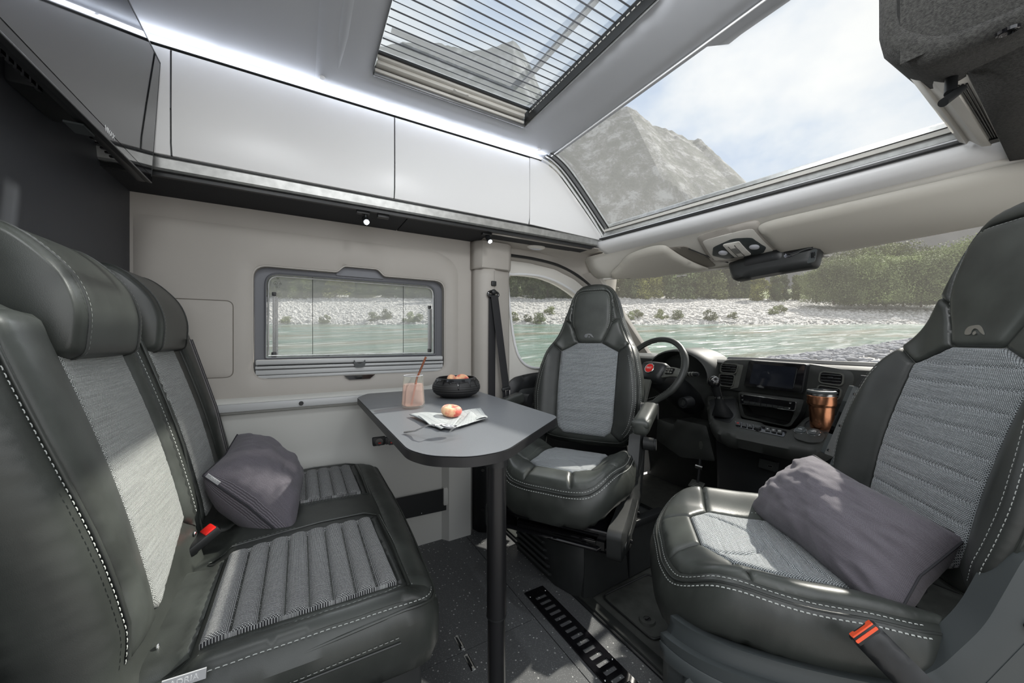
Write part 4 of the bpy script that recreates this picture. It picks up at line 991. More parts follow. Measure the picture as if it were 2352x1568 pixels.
# B-pillar
bpz = [0, .3, .62, 1.0, 1.30, 1.36]
pl_ = MB().loft([[(.775, 1.745, z), (.785, 1.715, z), (.815, 1.685, z), (.87, 1.680, z), (.885, 1.688, z), (.965, 1.700, z), (.985, 1.72, z), (.992, 1.79, z)] for z in bpz]).build('trim_6', beige, angle=40, sol=.004); pl_['kind'] = 'structure'
MB().loft([[(.768, 1.745, z), (.775, 1.700 + dz, z), (.80, 1.668 + dz, z), (.95, 1.672 + dz, z), (.978, 1.69 + dz, z), (.99, 1.745, z)] for z, dz in ((1.345, .02), (1.352, .004), (1.37, 0), (1.47, -.004), (1.485, -.002), (1.49, .01))]).build('pillar_cap', beige, pl_, angle=50, sol=.003)
MB().box((.873, 1.681, .80), (.003, .003, 1.08)).build('pillar_joint', darkp, pl_)
MB().loft([[(.770, 1.735, z), (.785, 1.68, z), (.84, 1.64, z), (1.0, 1.63, z)] for z in (.0, .12, .36)] + [[(.770, 1.735, .40), (.785, 1.68, .395), (.84, 1.64, .35), (1.0, 1.63, .35)]]).build('pillar_foot', blackp, pl_, angle=40, sol=.003)
for zz in (.12, .32): MB().cyl((.80, 1.663, zz), (.797, 1.658, zz), .009).build('pillar_screw', gloss_bk, pl_)
for zz in (.245, .18): MB().tube([(.865 + .012 * math.cos(a), 1.632, zz + .012 * math.sin(a)) for a in np.linspace(0, 2 * pi, 14)[:-1]], .003, 6, closed=True).build('lashing_ring', steel, pl_)
MB().loft([[(.79, 1.70, z), (.84, 1.672, z), (.99, 1.67, z)] for z in (.36, .62)]).build('wood_infill', plywood, pl_, angle=30, sol=.003)
# seat belt
sb = thing('seat_belt', (.90, 1.66, .8), 'black seat belt with silver tongue hanging on the beige cab pillar', 'seat belt')
pa = P(1133, 676, y=1.665); ptop = P(1134, 651, y=1.675); pb = P(1131, 925, y=1.668); pc = P(1161, 888, y=1.64)
MB().box(ptop, (.028, .014, .026), bev=.004).build('height_adjuster', blackp, sb)
MB().tube([pa + Vector((.030 * math.cos(a), 0, .017 * math.sin(a))) for a in np.linspace(0, 2 * pi, 18)[:-1]], .0065, 8, closed=True).build('guide_loop', gloss_bk, sb)
MB().sph(pa + Vector((0, -.006, .012)), .016, (1, .6, .9)).build('guide_cover', blackp, sb)
MB().tube([pa + Vector((-.004, .004, 0)), pb + Vector((-.004, 0, -.05))], .016, 8, flat=(1.25, .06), up=(0, -1, 0)).build('rear_strap', belt_m, sb)
MB().tube([pa + Vector((.002, -.010, -.006)), pc + Vector((0, 0, .02)), pc + Vector((.008, 0, -.12))], .016, 8, flat=(1.3, .06), up=(0, -1, 0)).build('front_strap', belt_m, sb)
MB().box(pc + Vector((0, -.006, -.01)), (.052, .012, .022), bev=.006, rot=Matrix.Rotation(-.2, 3, 'Y')).build('tongue_holder', blackp, sb)
MB().tube([pc + Vector((.004 + a, -.016, -.036 + b)) for a, b in ((-.012, .02), (-.010, -.018), (.010, -.018), (.012, .02))], .003, 6, closed=True).build('tongue', steel, sb)

# ================================================================== carpeted locker over the passenger side
ol = thing('overhead_locker', (1.1, .0, 1.5), 'dark carpet-lined overhead locker over the passenger seat', 'locker')
# carpet body ahead of the corner, its rounded rear face and lower edge towards the cabin
pf_ = [(.272, 1.95), (.271, 1.61), (.266, 1.582), (.252, 1.560), (.225, 1.532), (.200, 1.516), (.172, 1.512), (.12, 1.508), (-.30, 1.490)]
MB().loft([[(x, y - dy, z + dz) for y, z in pf_] for x, dy, dz in ((1.66, .02, .02), (1.20, .0, .012), (1.078, .0, .0), (1.056, .003, .003), (1.046, .012, .012), (1.044, .03, .03))]).build('carpet_body', carpet, ol, angle=80, sol=.003)
MB().loft([[(1.045, y, z) for z in (1.95, 1.62, 1.56, 1.535)] for y in (.236, .10, -.30)]).build('carpet_face', carpet, ol, angle=50)
MB().loft([[P(2200, 112, x=1.075), P(2352, 60, x=1.075), P(2700, -70, x=1.08)], [P(2320, 366, x=1.68), P(2360, 360, x=1.68), P(2700, 330, x=1.68)]]).build('carpet_board', carpet, ol, sol=.010)
RL0 = [P(u, v, x=1.062) for u, v in ((2044, 117), (2070, 127), (2074, 121), (2108, 134), (2146, 133), (2150, 124), (2190, 114), (2196, 108))]
RL1 = [P(u, v, x=1.59) for u, v in ((2204, 326), (2220, 330), (2226, 322), (2256, 336), (2276, 334), (2279, 326), (2295, 322), (2302, 330))]
MB().loft([[a.lerp(b, t_) for a, b in zip(RL0, RL1)] for t_ in (0, .5, 1)]).build('locker_rail', beige_lt, ol, angle=20, sol=.002)
for k in range(3):
    a_, b_ = RL0[5].lerp(RL0[6], .2 + .3 * k), RL1[5].lerp(RL1[6], .2 + .3 * k); MB().tube([a_.lerp(b_, .28) + Vector((0, 0, -.003)), b_.lerp(a_, .06) + Vector((0, 0, -.003))], .0018, 6).build('rail_groove', blackp, ol)
MB().box(RL1[5].lerp(RL1[6], .5) + Vector((-.02, 0, -.002)), (.03, .016, .008)).build('rail_stop', blackp, ol)
rk = P(2315, 72, z=1.505); MB().lathe([(.0, .002), (.008, .002), (.0095, .0), (.011, -.003), (.013, -.002), (.0135, .003)], Matrix.Translation((rk.x, rk.y, rk.z)) @ Matrix.Rotation(-.15, 4, 'Y'), 28).build('lock_rosette', gloss_bk, ol)
tl = thing('folding_spotlight', P(2185, 180, D=.76), 'black angled spotlight folded under the carpet-lined locker', 'lamp')
A_, B_, C_, D_, E_ = P(2180, 152, D=.76), P(2187, 160, D=.755), P(2183, 214, D=.735), P(2166, 236, D=.72), P(2210, 203, D=.73)
MB().box(A_, (.045, .022, .008), bev=.002, rot=Matrix.Rotation(-.6, 3, 'Z')).build('lamp_shoe', blackp, tl)
MB().cyl(B_, C_, .0092, seg=18).build('lamp_arm', blackp, tl)
MB().cyl(E_, D_, .0072, .0080, seg=18).build('lamp_head', blackp, tl)

# ================================================================== television
tv = thing('television', (-.41, 1.1, 1.44), 'flat television with glossy black screen hung beside the overhead cabinets', 'television')
TX = -.387; TVF = frame((TX, 0, 1.450), (0, 1, 0), (.0556, 0, .9985), (.9985, 0, -.0556)); TM = lambda a, b, n=0: TVF @ Vector((a, b, n))
tvp = [(.72, -.014), (1.485, 0), (1.485, .368), (.72, .368)]
shell('tv_panel', roundpoly(tvp, .004, 3), TVF, blackp, tv, top=0., th=.012, sp=.2, smooth=False)
shell('tv_screen', [(.73, .008), (1.479, .020), (1.479, .362), (.73, .362)], TVF, tvm, tv, top=.0012, th=.002, sp=.3, smooth=False)
shell('tv_bezel', [(.72, -.013), (1.484, .001), (1.484, .018), (.72, .004)], TVF, gloss_bk, tv, top=.0018, th=.003, sp=.3, smooth=False)
MB().tube([TM(1.4835, .0, -.003), TM(1.4835, .367, -.003), TM(.72, .367, -.003)], .0048, 6).build('tv_frame', blackp, tv)
MB().tube([TM(1.484, .001, .001), TM(.72, -.0135, .001)], .0018, 6).build('tv_edge', alu_dk, tv)
MB().box(TM(1.10, .16, -.028), (.030, .66, .28), rot=TVF.to_3x3() @ Matrix(((0, 1, 0), (0, 0, 1), (1, 0, 0))) , bev=.008).build('tv_back', blackp, tv)
MB().box(TM(1.12, .006, -.020), (.020, .72, .02), bev=.004).build('tv_chin', blackp, tv)
for k in range(7): MB().box(TM(.93 + .02 * k, .012, -.044), (.006, .010, .02)).build('vent_slot', gloss_bk, tv)
for k in range(6): MB().box(TM(1.22 + .025 * k, .006, -.032), (.022, .008, .004)).build('vent_slot', gloss_bk, tv)
txt('VIVAX', TVF @ Matrix.Translation((1.205, .0125, .0022)), .018, ink, tv)
pp = MB().box((TX - .030, 1.16, 1.441), (.030, .05, .004)).build('rating_label', greyp, tv); pp['label'] = 'silver rating label'
MB().box((TX - .075, 1.20, 1.55), (.09, .16, .12), bev=.01).build('tv_bracket', blackp, tv)
# ================================================================== swivel captain's seats
def sm(x, a, b): t_ = np.clip((x - a) / (b - a), 0, 1); return t_ * t_ * (3 - 2 * t_)
def mirror(h):   # half outline from the top centre down the right side -> closed outline
    return h + [(-a, b) for a, b in h[::-1] if abs(a) > 1e-6]
def span(o, p, q):
    o = np.array(o); i = int(np.argmin(((o - p) ** 2).sum(1))); j = int(np.argmin(((o - q) ** 2).sum(1))); n = len(o)
    f = (j - i) % n; b_ = (i - j) % n
    return [tuple(o[(i + k) % n]) for k in range(f + 1)] if f <= b_ else [tuple(o[(i - k) % n]) for k in range(b_ + 1)]
def flipx(p): return [(-a, b) for a, b in p][::-1]
BK_H = [(0, .872), (.05, .866), (.088, .848), (.118, .81), (.140, .755), (.168, .66), (.209, .555), (.243, .485), (.268, .385), (.281, .30), (.284, .2), (.262, .085), (.21, .02), (.13, .0), (0, .0)]
CU_H = [(0, .285), (.10, .282), (.185, .255), (.245, .19), (.275, .08), (.280, -.05), (.262, -.17), (.20, -.245), (0, -.255)]
BK = catmull(mirror(BK_H[:-1]) , 5, True); CU = catmull(mirror(CU_H[:-1]), 6, True)
def back_raw(a, b):
    w_ = sm(b, -.02, .12) * (1 - sm(b, .42, .60)); side = sm(np.abs(a), .135, .225)
    return .042 * side * w_ + .016 * np.sin(np.clip(b / .5, 0, 1) * pi) - .02 * sm(b, .45, .60) * (1 - sm(b, .60, .75)) * 0 + .010 * sm(b, .56, .70) - .10 * (np.clip(np.abs(a), 0, 1) ** 2) * sm(b, .5, .6)
def back_s(a, b): d = dist(np.stack([a, b], 1), BK); return back_raw(a, b) - (.045 - arc(d * inside(np.stack([a, b], 1), BK), .045))
def cus_raw(a, b):
    side = sm(np.abs(a), .14, .235); return .040 * side * (1 - .6 * sm(b, .12, .27)) + .012 * sm(b, .0, .18) - .035 * sm(b, .17, .29) - .02 * sm(-b, .05, .22)
def cus_s(a, b): d = dist(np.stack([a, b], 1), CU); return cus_raw(a, b) - (.060 - arc(d * inside(np.stack([a, b], 1), CU), .060))
REC = math.radians(15)
def emblem(M, s_, parent):
    """small metal swoosh badge with a round eye"""
    o = catmull([(-.030, -.012), (-.034, .002), (-.026, .014), (-.006, .018), (.010, .017), (.024, .006), (.036, -.014), (.020, -.006), (.008, .004), (-.004, .007), (-.010, .000), (-.012, -.012)], 4, True)
    b = MB(); b.prism([(a * s_, q * s_) for a, q in o], M, .0015)
    e = b.build('emblem', chrome, parent, local=True, angle=30); e['label'] = 'silver swoosh badge'
    M2 = M.copy(); b = MB(); b.cyl(M @ Vector((.002 * s_, -.008 * s_, 0)), M @ Vector((.002 * s_, -.008 * s_, .002)), .006 * s_, seg=14); b.build('emblem_eye', chrome, parent, local=True)
def captain_seat(loc, phi, label, close=False, arm=(1, 1), back=.215):
    F = Vector((math.cos(phi), math.sin(phi), 0)); W = frame((loc[0], loc[1], 0), (-F.y, F.x, 0), (-F.x, -F.y, 0), (0, 0, 1))
    s = thing('swivel_seat', None, label, 'seat', None, M=W)
    s1, s2 = (.0045, .006) if close else (.008, .010)
    st_r = .0010 if close else .0010
    BM = frame((0, back, .460), (1, 0, 0), (0, math.sin(REC), math.cos(REC)), (0, -math.cos(REC), math.sin(REC)))
    CM = frame((0, 0, .447), (-1, 0, 0), (0, -1, 0), (0, 0, 1))
    kw = dict(local=True)
    # --- backrest
    shell('backrest', BK, BM, leather, s, top=back_raw, th=.135, r=.045, rb=.045, sp=.014 if close else .02, **kw)
    o = shrink(BK, .020)
    hd_ = [(.064, .520), (.108, .625), (.107, .70), (.094, .775), (.062, .812), (0, .822), (-.062, .812), (-.094, .775), (-.107, .70), (-.108, .625), (-.064, .520)]
    head = roundpoly([(.064, .520), (.108, .625), (.108, .72), (.092, .812), (-.092, .812), (-.108, .72), (-.108, .625), (-.064, .520)], [.016, .03, .05, .06, .06, .05, .03, .016], 8)
    ins = [(.064, .520), (.152, .472), (.150, .30), (.146, .12), (.135, .065), (.105, .042), (-.105, .042), (-.135, .065), (-.146, .12), (-.150, .30), (-.152, .472), (-.064, .520)]
    sh = [(.064, .520), (.152, .472)] + span(o, (.206, .525), (.152, .655)) + [(.110, .628)]
    bo = [(.152, .472), (.150, .30), (.146, .12), (.135, .065)] + span(o, (.18, .030), (.206, .525))
    rim = [(.110, .628)] + span(o, (.152, .655), (.0, .855))[:-1] + span(o, (0, .855), (-.152, .655)) + [(-.110, .628)] + [p for p in head[::-1] if p[1] > .63 and p[0] < 0] + [p for p in head[::-1] if p[1] > .63 and p[0] >= 0]
    # order the inner edge of the rim from left to right
    inner = [p for p in head if p[1] > .632]; inner = sorted(inner, key=lambda p: math.atan2(p[1] - .62, p[0]), reverse=True)
    rim = [(.110, .628)] + span(o, (.152, .655), (.0, .855))[:-1] + span(o, (0, .855), (-.152, .655)) + [(-.110, .628)] + inner
    q1 = lambda a, b: -.0045 * np.exp(-((((b - .03) % .047) - .0235) / .0035) ** 2)
    pl = panel('seat_insert', ins, BM, back_s, fabric, s, sp=s1 * 1.8, rows=s1 * .7, quilt=q1, **kw); pl['label'] = 'grey woven back insert'
    e = panel('head_panel', head, BM, back_s, leather_lt, s, puff=.010, rp=.022, sp=s2, **kw)
    for sg in (1, -1):
        f_ = (lambda p: p) if sg > 0 else flipx
        panel('shoulder_panel', f_(sh), BM, back_s, leather, s, sp=s2, **kw)
        panel('side_bolster', f_(bo), BM, back_s, leather_dk, s, sp=s2, **kw)
    panel('head_rim', rim, BM, back_s, leather, s, sp=s2, puff=.006, **kw)
    def lf(poly, rp=.014, puff=.008): return lambda a, b: .0024 + arc(dist(np.stack([a, b], 1), poly), rp) / rp * puff
    hi = shrink(head, .0075); hi = [p for p in hi if p[1] > .585]; hi = sorted(hi, key=lambda p: math.atan2(p[1] - .60, p[0]))
    ho = [p for p in shrink(head, -.0075) if p[1] > .632]; ho = sorted(ho, key=lambda p: math.atan2(p[1] - .60, p[0]))
    stitches([hi], BM, back_s, parent=s, lift=lf(head, .022, .010), r=st_r, local=True)
    stitches([ho], BM, back_s, parent=s, lift=.006, r=st_r, local=True)
    o1, o2 = shrink(BK, .030), shrink(BK, .044)
    for oo, lo_ in ((o1, .47), (o2, .455)):
        ps = []
        for sg in (1, -1):
            ps.append(span(oo, (sg * .20, .055), (sg * .215, lo_)))
        stitches(ps, BM, back_s, parent=s, lift=.0125, r=st_r, local=True)
    stitches([span(shrink(BK, .010), (.20, .05), (0, .86))[:-1] + span(shrink(BK, .010), (0, .86), (-.20, .05))], BM, back_s, parent=s, lift=.001, r=st_r, local=True)
    MB().tube([BM @ Vector((a, b, float(back_s(np.array([a]), np.array([b]))[0]) - .001)) for a, b in shrink(BK, .018)], .0022, 5, closed=True).build('piping', leather, s, local=True)
    EM = BM @ Matrix.Translation((-.004, .556, float(back_s(np.array([0.]), np.array([.556]))[0]) + .0125)); emblem(EM, .72, s)
    # --- cushion
    shell('seat_cushion', CU, CM, leather, s, top=cus_raw, th=.145, r=.060, rb=.035, sp=.014 if close else .02, **kw)
    oc = shrink(CU, .030)
    ci = [(.075, .175), (.128, .120), (.140, -.02), (.135, -.20), (-.135, -.20), (-.140, -.02), (-.128, .120), (-.075, .175)]
    fr = [(.075, .175), (-.075, .175)] + span(oc, (-.10, .255), (.10, .255))
    co = [(.075, .175)] + span(oc, (.10, .255), (.232, .11)) + [(.128, .120)]
    sd = [(.128, .120)] + span(oc, (.232, .11), (.20, -.20)) + [(.135, -.20), (.140, -.02)]
    q2 = lambda a, b: -.005 * np.exp(-((np.hypot(a, (b + .26) * 1.15) % .055 - .027) / .0035) ** 2) * sm(-b, -.04, .02) - .006 * np.exp(-((np.hypot(a / .105, (b - .19) / .17) - 1) / .035) ** 2) * sm(b, .0, .03)
    pl = panel('cushion_insert', ci, CM, cus_s, fabric, s, sp=s1, quilt=q2, **kw); pl['label'] = 'grey woven cushion insert'
    panel('front_panel', fr, CM, cus_s, leather_lt, s, sp=s2, puff=.010, **kw)
    for sg in (1, -1):
        f_ = (lambda p: p) if sg > 0 else flipx
        panel('corner_panel', f_(co), CM, cus_s, leather_lt, s, sp=s2, **kw); panel('cushion_bolster', f_(sd), CM, cus_s, leather_lt, s, sp=s2, **kw)
    for inset, lft in ((.024, .0012), (.011, .0012)):
        c_ = shrink(CU, inset); stitches([span(c_, (.25, -.17), (0, .27))[:-1] + span(c_, (0, .27), (-.25, -.17))], CM, cus_s, parent=s, lift=lft, r=st_r, local=True)
    MB().tube([CM @ Vector((a, b, float(cus_s(np.array([a]), np.array([b]))[0]))) for a, b in shrink(CU, .0175)], .0026, 5, closed=True).build('piping', leather_dk, s, local=True)
    for sg in (1, -1): stitches([[(sg * .150, .118), (sg * .205, .105), (sg * .240, .085)]] if 0 else [[(sg * .150, .105), (sg * .165, -.05), (sg * .158, -.19)]], CM, cus_s, parent=s, lift=.0098, r=st_r, local=True)
    # --- hardware
    for sg in (1, -1):
        sidep = roundpoly([(.34, .62), (.27, .64), (.215, .50), (.15, .405), (.03, .335), (-.12, .305), (-.225, .300), (-.245, .285), (-.245, .195), (-.10, .180), (.08, .195), (.22, .27), (.32, .42)], .03, 5)
        SM = frame((sg * .262, 0, 0), (0, -sg * -1, 0) if sg > 0 else (0, -1, 0), (0, 0, 1), (1, 0, 0) if sg > 0 else (-1, 0, 0))
        pts = [(a if sg > 0 else -a, b) for a, b in sidep]
        shell('side_shield', pts, SM, greyp if close else darkp, s, top=.026, th=.062, r=.012, sp=.03, **kw)
        shell('shield_rib', roundpoly([((a) if sg > 0 else -a, b) for a, b in [(.26, .50), (.19, .385), (.07, .300), (-.10, .262), (-.225, .258), (-.225, .235), (-.09, .232), (.09, .262), (.22, .36), (.29, .48)]], .01, 3), SM, greyp if close else darkp, s, top=.032, th=.01, r=.005, sp=.03, **kw)
        for (yy, z_) in ((.26, .52), (.06, .25), (-.13, .225)): MB().cyl((sg * .288, yy, z_), (sg * .297, yy, z_), .007, seg=12).build('cap', gloss_bk, s, local=True)
        if arm[0 if sg > 0 else 1]:
            ax = sg * .325
            MB().box((ax, .02, .665), (.062, .34, .060), bev=.020, seg=4, rot=Matrix.Rotation(.05, 3, 'X')).build('armrest', leather, s, local=True)
            MB().cyl((sg * .28, .215, .655), (ax + sg * .03, .215, .655), .036, seg=24).build('armrest_hub', blackp, s, local=True)
            MB().box((ax, -.10, .668), (.064, .10, .030), bev=.012, seg=3).build('armrest_pad', leather_lt, s, local=True)
    if not close: MB().cyl((.290, .235, .50), (.335, .235, .50), .030, seg=12).cyl((.335, .235, .50), (.345, .235, .50), .026, seg=12).build('recline_knob', darkp, s, local=True)
    MB().box((0, .03, .255), (.44, .44, .03), bev=.006).box((-.20, .02, .235), (.03, .50, .03)).box((.20, .02, .235), (.03, .50, .03)).box((0, 0, .205), (.34, .34, .03), bev=.01).build('slide_frame', gloss_bk, s, local=True)
    MB().tube([(-.225, .10, .255), (-.225, -.20, .235), (-.19, -.235, .222), (.19, -.235, .222), (.225, -.20, .235), (.225, .05, .255)], .0085, 8).build('slide_handle', gloss_bk, s, local=True)
    MB().box((.215, -.17, .205), (.06, .05, .035), bev=.006).build('slide_latch', gloss_bk, s, local=True)
    return s
S1 = captain_seat((1.022, 1.262), math.radians(212.5), "dark leather swivel seat with grey woven inserts, turned round in front of the steering wheel", arm=(1, 1), back=.240)
S2 = captain_seat((1.045, .470), math.radians(133), 'large dark leather swivel seat at the right with a grey pillow on it', close=True, arm=(0, 0), back=.270)
# grey valance wrapping the lower side of the right seat cushion
W2 = WM[S2.name]
def val(o_, z0, z1, n0, n1, nm):
    pts = span(shrink(CU, -.004), (-.22, -.22), (-.19, .23)); rows = []
    for i_, (a, b) in enumerate(pts):
        k_ = i_ / (len(pts) - 1); k2 = k_ if pts[0][1] < pts[-1][1] else 1 - k_; s_ = 1 + n0 / .25; s2_ = 1 + n1 / .25
        zt_ = z1 - .035 * k2 - .030 * (1 - k2) ** 3; rows.append([(-a * s2_, -b * s2_, z0), (-a * s2_, -b * s2_, zt_ - .05), (-a * s_, -b * s_, zt_ - .012), (-a * s_, -b * s_, zt_), (-a * .97, -b * .97, zt_ - .004)])
    MB().loft(rows).build(nm, greyp, S2, local=True, angle=50, sol=.003)
val(0, .17, .400, .012, .028, 'seat_valance'); val(0, .32, .370, .034, .036, 'valance_rim')
# driver's seat pedestal
MB().loft([[(x0, y0, z), (x1, y0 + .02, z), (x1, 1.50, z), (x0 + .03, 1.50, z)] for x0, x1, y0, z in ((.915, 1.43, 1.035, .0), (.935, 1.42, 1.05, .195), (.97, 1.40, 1.07, .205), (.97, 1.40, 1.07, .19))], close=True, ends=True).build('seat_pedestal', darkp, S1, angle=25)
MB().prism([(.925, 1.045), (.90, 1.07), (.875, 1.16), (.875, 1.45), (.92, 1.50), (.94, 1.50), (.94, 1.05)], FLOOR, .20, bev=.006).build('vent_housing', darkp, S1, angle=30)
for k in range(6): MB().box((.868, 1.31 + .004 * k, .035 + .027 * k), (.020, .26 - .015 * k, .010), rot=Matrix.Rotation(.5, 3, 'Y'), bev=.002).build('vent_louvre', darkp, S1)
MB().box((1.17, 1.046, .10), (.006, .006, .2)).build('panel_edge', blackp, S1)
MB().box((1.19, 1.055, .215), (.40, .04, .03), bev=.004).build('pedestal_rim', blackp, S1)
# passenger's pedestal and near-side plastic
MB().loft([[(x0, y0, z), (x1, y0, z), (x1, .52, z), (x0 + .02, .52, z)] for x0, x1, y0, z in ((.86, 1.38, .06, .0), (.88, 1.36, .08, .19), (.90, 1.33, .10, .20))], close=True, ends=True).build('seat_pedestal', darkp, S2, angle=25)
# --- red buckle on its stalk, near side of the passenger seat
ba = P(1995, 1462, D=.60); bb = P(2130, 1600, D=.56)
bk = thing('belt_buckle', ba, 'black seat-belt buckle with orange button beside the large right seat', 'belt buckle')
dr_ = (bb - ba).normalized(); nrm = (EYE - ba).normalized(); ac = dr_.cross(nrm).normalized(); nrm = ac.cross(dr_).normalized()
BF = frame(ba, ac, -dr_, nrm)
BF = frame(ba, -ac, -dr_, ac.cross(dr_).normalized()) if BF.to_3x3().determinant() < 0 else BF
shell('buckle_body', roundpoly([(-.024, .012), (.024, .012), (.022, -.22), (-.022, -.22)], .006), BF, blackp, bk, top=.010, th=.022, r=.006, rb=.004, sp=.012)
MB().box(BF @ Vector((0, .007, .002)), (.043, .014, .017), rot=BF.to_3x3(), bev=.003).build('buckle_head', blackp, bk)
MB().prism(roundpoly([(-.020, -.007), (.020, -.007), (.020, .006), (.012, .006), (.011, .001), (-.011, .001), (-.012, .006), (-.020, .006)], .002, 3), frame(BF @ Vector((0, .0135, .004)), BF.to_3x3() @ Vector((1, 0, 0)), BF.to_3x3() @ Vector((0, 0, 1)) * -1, BF.to_3x3() @ Vector((0, 1, 0))), .002).build('release_button', orangep, bk)
MB().prism(roundpoly([(-.0205, -.002), (.0205, -.002), (.0205, -.0065), (-.0205, -.0065)], .002, 3), frame(BF @ Vector((0, .012, .0085)), BF.to_3x3() @ Vector((1, 0, 0)), BF.to_3x3() @ Vector((0, 1, 0)), BF.to_3x3() @ Vector((0, 0, 1))), .003).build('button_face', orangep, bk)

# ================================================================== rear bench
bn = thing('bench_seat', (-.05, 1.24, .0), 'two-place dark leather bench with ribbed grey inserts behind the table', 'bench')
BO = roundpoly([(-.30, .735), (.265, .722), (.300, 1.20), (.300, 1.712), (-.30, 1.712)], [.02, .085, .6, .06, .02], 8)
def bc_raw(a, b):
    mid = np.exp(-((b - 1.235) / .05) ** 2)
    z = .448 + .010 * np.sin(np.clip((a + .25) / .5, 0, 1) * pi) - .018 * sm(a, .20, .30) - .028 * sm(-a, .14, .19) + .008 * mid * 0
    return z + .003 * (nmap(a * 12 + 30, b * 9 + 30, 1, 3) - .5) * 2
def bc_s(a, b): d = dist(np.stack([a, b], 1), BO); return bc_raw(a, b) - (.042 - arc(d * inside(np.stack([a, b], 1), BO), .042))
shell('seat_cushion', BO, FLOOR, leather, bn, top=bc_raw, th=.165, r=.042, rb=.06, sp=.016)
oB = shrink(BO, .016)
rib = lambda a, b: .010 * (np.abs(np.sin(pi * (a + .15) / .0415)) ** .7) - .0085 - .010 * np.exp(-((((a + .15) % .0415) - np.where(((a + .15) % .0415) > .02, .0415, 0)) / .0042) ** 2)
for (y0, y1) in ((.795, 1.125), (1.335, 1.635)):
    near = y0 < 1
    ip = [(-.150, y0), (.178, y0 + (.0 if near else .0)), (.182, y1 - .0), (.14, y1 + .01), (-.150, y1)] if 0 else [(-.150, y0 + .005), (.180, y0), (.176, y1), (-.150, y1 - .02)]
    pl = panel('ribbed_insert', ip, FLOOR, bc_s, fab_rib, bn, puff=.006, rp=.008, quilt=rib, sp=.0042, lift=.008); pl['label'] = 'ribbed grey woven cushion insert'
    # dark side welts and stitched surround
    w1 = [(-.150, y1 - .018), (.176, y1 + .002), (.192, y1 + .018), (.15, y1 + .040), (-.20, y1 + .024)]
    panel('insert_border', w1, FLOOR, bc_s, leather_dk, bn, puff=.003, rp=.01, sp=.012)
    fo = [(.182, y0 - .002), (.178, y1 + .0), (.197, y1 + .016), (.200, y0 - .005)]
    panel('insert_welt', fo, FLOOR, bc_s, leather_dk, bn, puff=.004, rp=.006, sp=.008)
    MB().tube([(a, b, float(bc_s(np.array([a]), np.array([b]))[0]) + .004) for a, b in [(.200, y0 - .012), (.203, (y0 + y1) / 2), (.200, y1 + .018), (.165, y1 + .044), (.05, y1 + .040), (-.15, y1 + .030)]], .0028, 6).build('piping', leather, bn)
    stitches([[(.2085, y0 - .01), (.2115, (y0 + y1) / 2), (.206, y1 + .024), (.168, y1 + .051), (.05, y1 + .047), (-.2, y1 + .034)]], FLOOR, bc_s, parent=bn, lift=.0015, r=.0009)
    if near: stitches([[(-.24, y0 - .012), (.10, y0 - .012), (.150, y0 - .014), (.19, y0 - .004)]], FLOOR, bc_s, parent=bn, lift=.0015, r=.0009)
    else: stitches([[(-.18, y0 - .010), (.178, y0 - .010)]], FLOOR, bc_s, parent=bn, lift=.0015, r=.0009)
# smooth leather front strip, lower back strip, corner crease and perimeter piping
panel('front_strip', [(.205, .785), (.262, .778)] + [(.278, 1.2), (.276, 1.655), (.212, 1.668), (.212, 1.2)], FLOOR, bc_s, leather_lt, bn, puff=.008, rp=.03, sp=.014, lift=.001)
panel('near_strip', [(-.26, .752), (.235, .745), (.200, .783), (-.26, .790)], FLOOR, bc_s, leather, bn, puff=.004, rp=.012, sp=.012, lift=.001)
panel('rear_strip', [(-.27, .795), (-.160, .800), (-.158, 1.115), (-.27, 1.13)], FLOOR, bc_s, leather_lt, bn, puff=.018, rp=.045, sp=.012, lift=.002)
panel('rear_strip', [(-.27, 1.33), (-.160, 1.33), (-.158, 1.64), (-.27, 1.64)], FLOOR, bc_s, leather, bn, puff=.016, rp=.045, sp=.014, lift=.002)
def bside(inset): return [(a, b, float(bc_s(np.array([a]), np.array([b]))[0]) + .001) for a, b in span(shrink(BO, inset), (-.28, .745), (.29, 1.0))[:-1] + span(shrink(BO, inset), (.29, 1.0), (.29, 1.69))]
MB().tube(bside(.010), .0030, 6).build('piping', leather, bn)
stitches([[(p[0], p[1]) for p in bside(.0165)]], FLOOR, bc_s, parent=bn, lift=.001, r=.0009)
# stitched line on the near side face
sy = lambda a: .722 + (.265 - a) / .565 * .013
SDF = frame((0, .724, 0), (1, 0, -.0), (0, 0, 1), (0, -1, 0))
zt = lambda a: .352 + 0 * a
stitches([[(-.29, .395), (.0, .393), (.17, .398)]], SDF, lambda a, b: 0 * a + (.001 - (.17 - a) * .024), parent=bn, lift=.001, r=.0009)
MB().tube([(x, .7215 + (.17 - x) * .024, .387) for x in (-.29, -.1, .17)], .0018, 5).build('side_seam', leather_dk, bn)
tg_ = P(425, 1556, y=.735); MB().box((tg_.x, .7315, tg_.z), (.052, .0025, .016), rot=Matrix.Rotation(.05, 3, 'Y')).build('maker_tag', label_m, bn)
txt('ADRIA', frame((tg_.x, .7298, tg_.z), (.998, 0, -.05), (.05, 0, .998), (0, -1, 0)), .012, ink, bn)
MB().box((-.02, 1.24, .15), (.50, .92, .30), bev=.01).build('bench_base', darkp, bn)
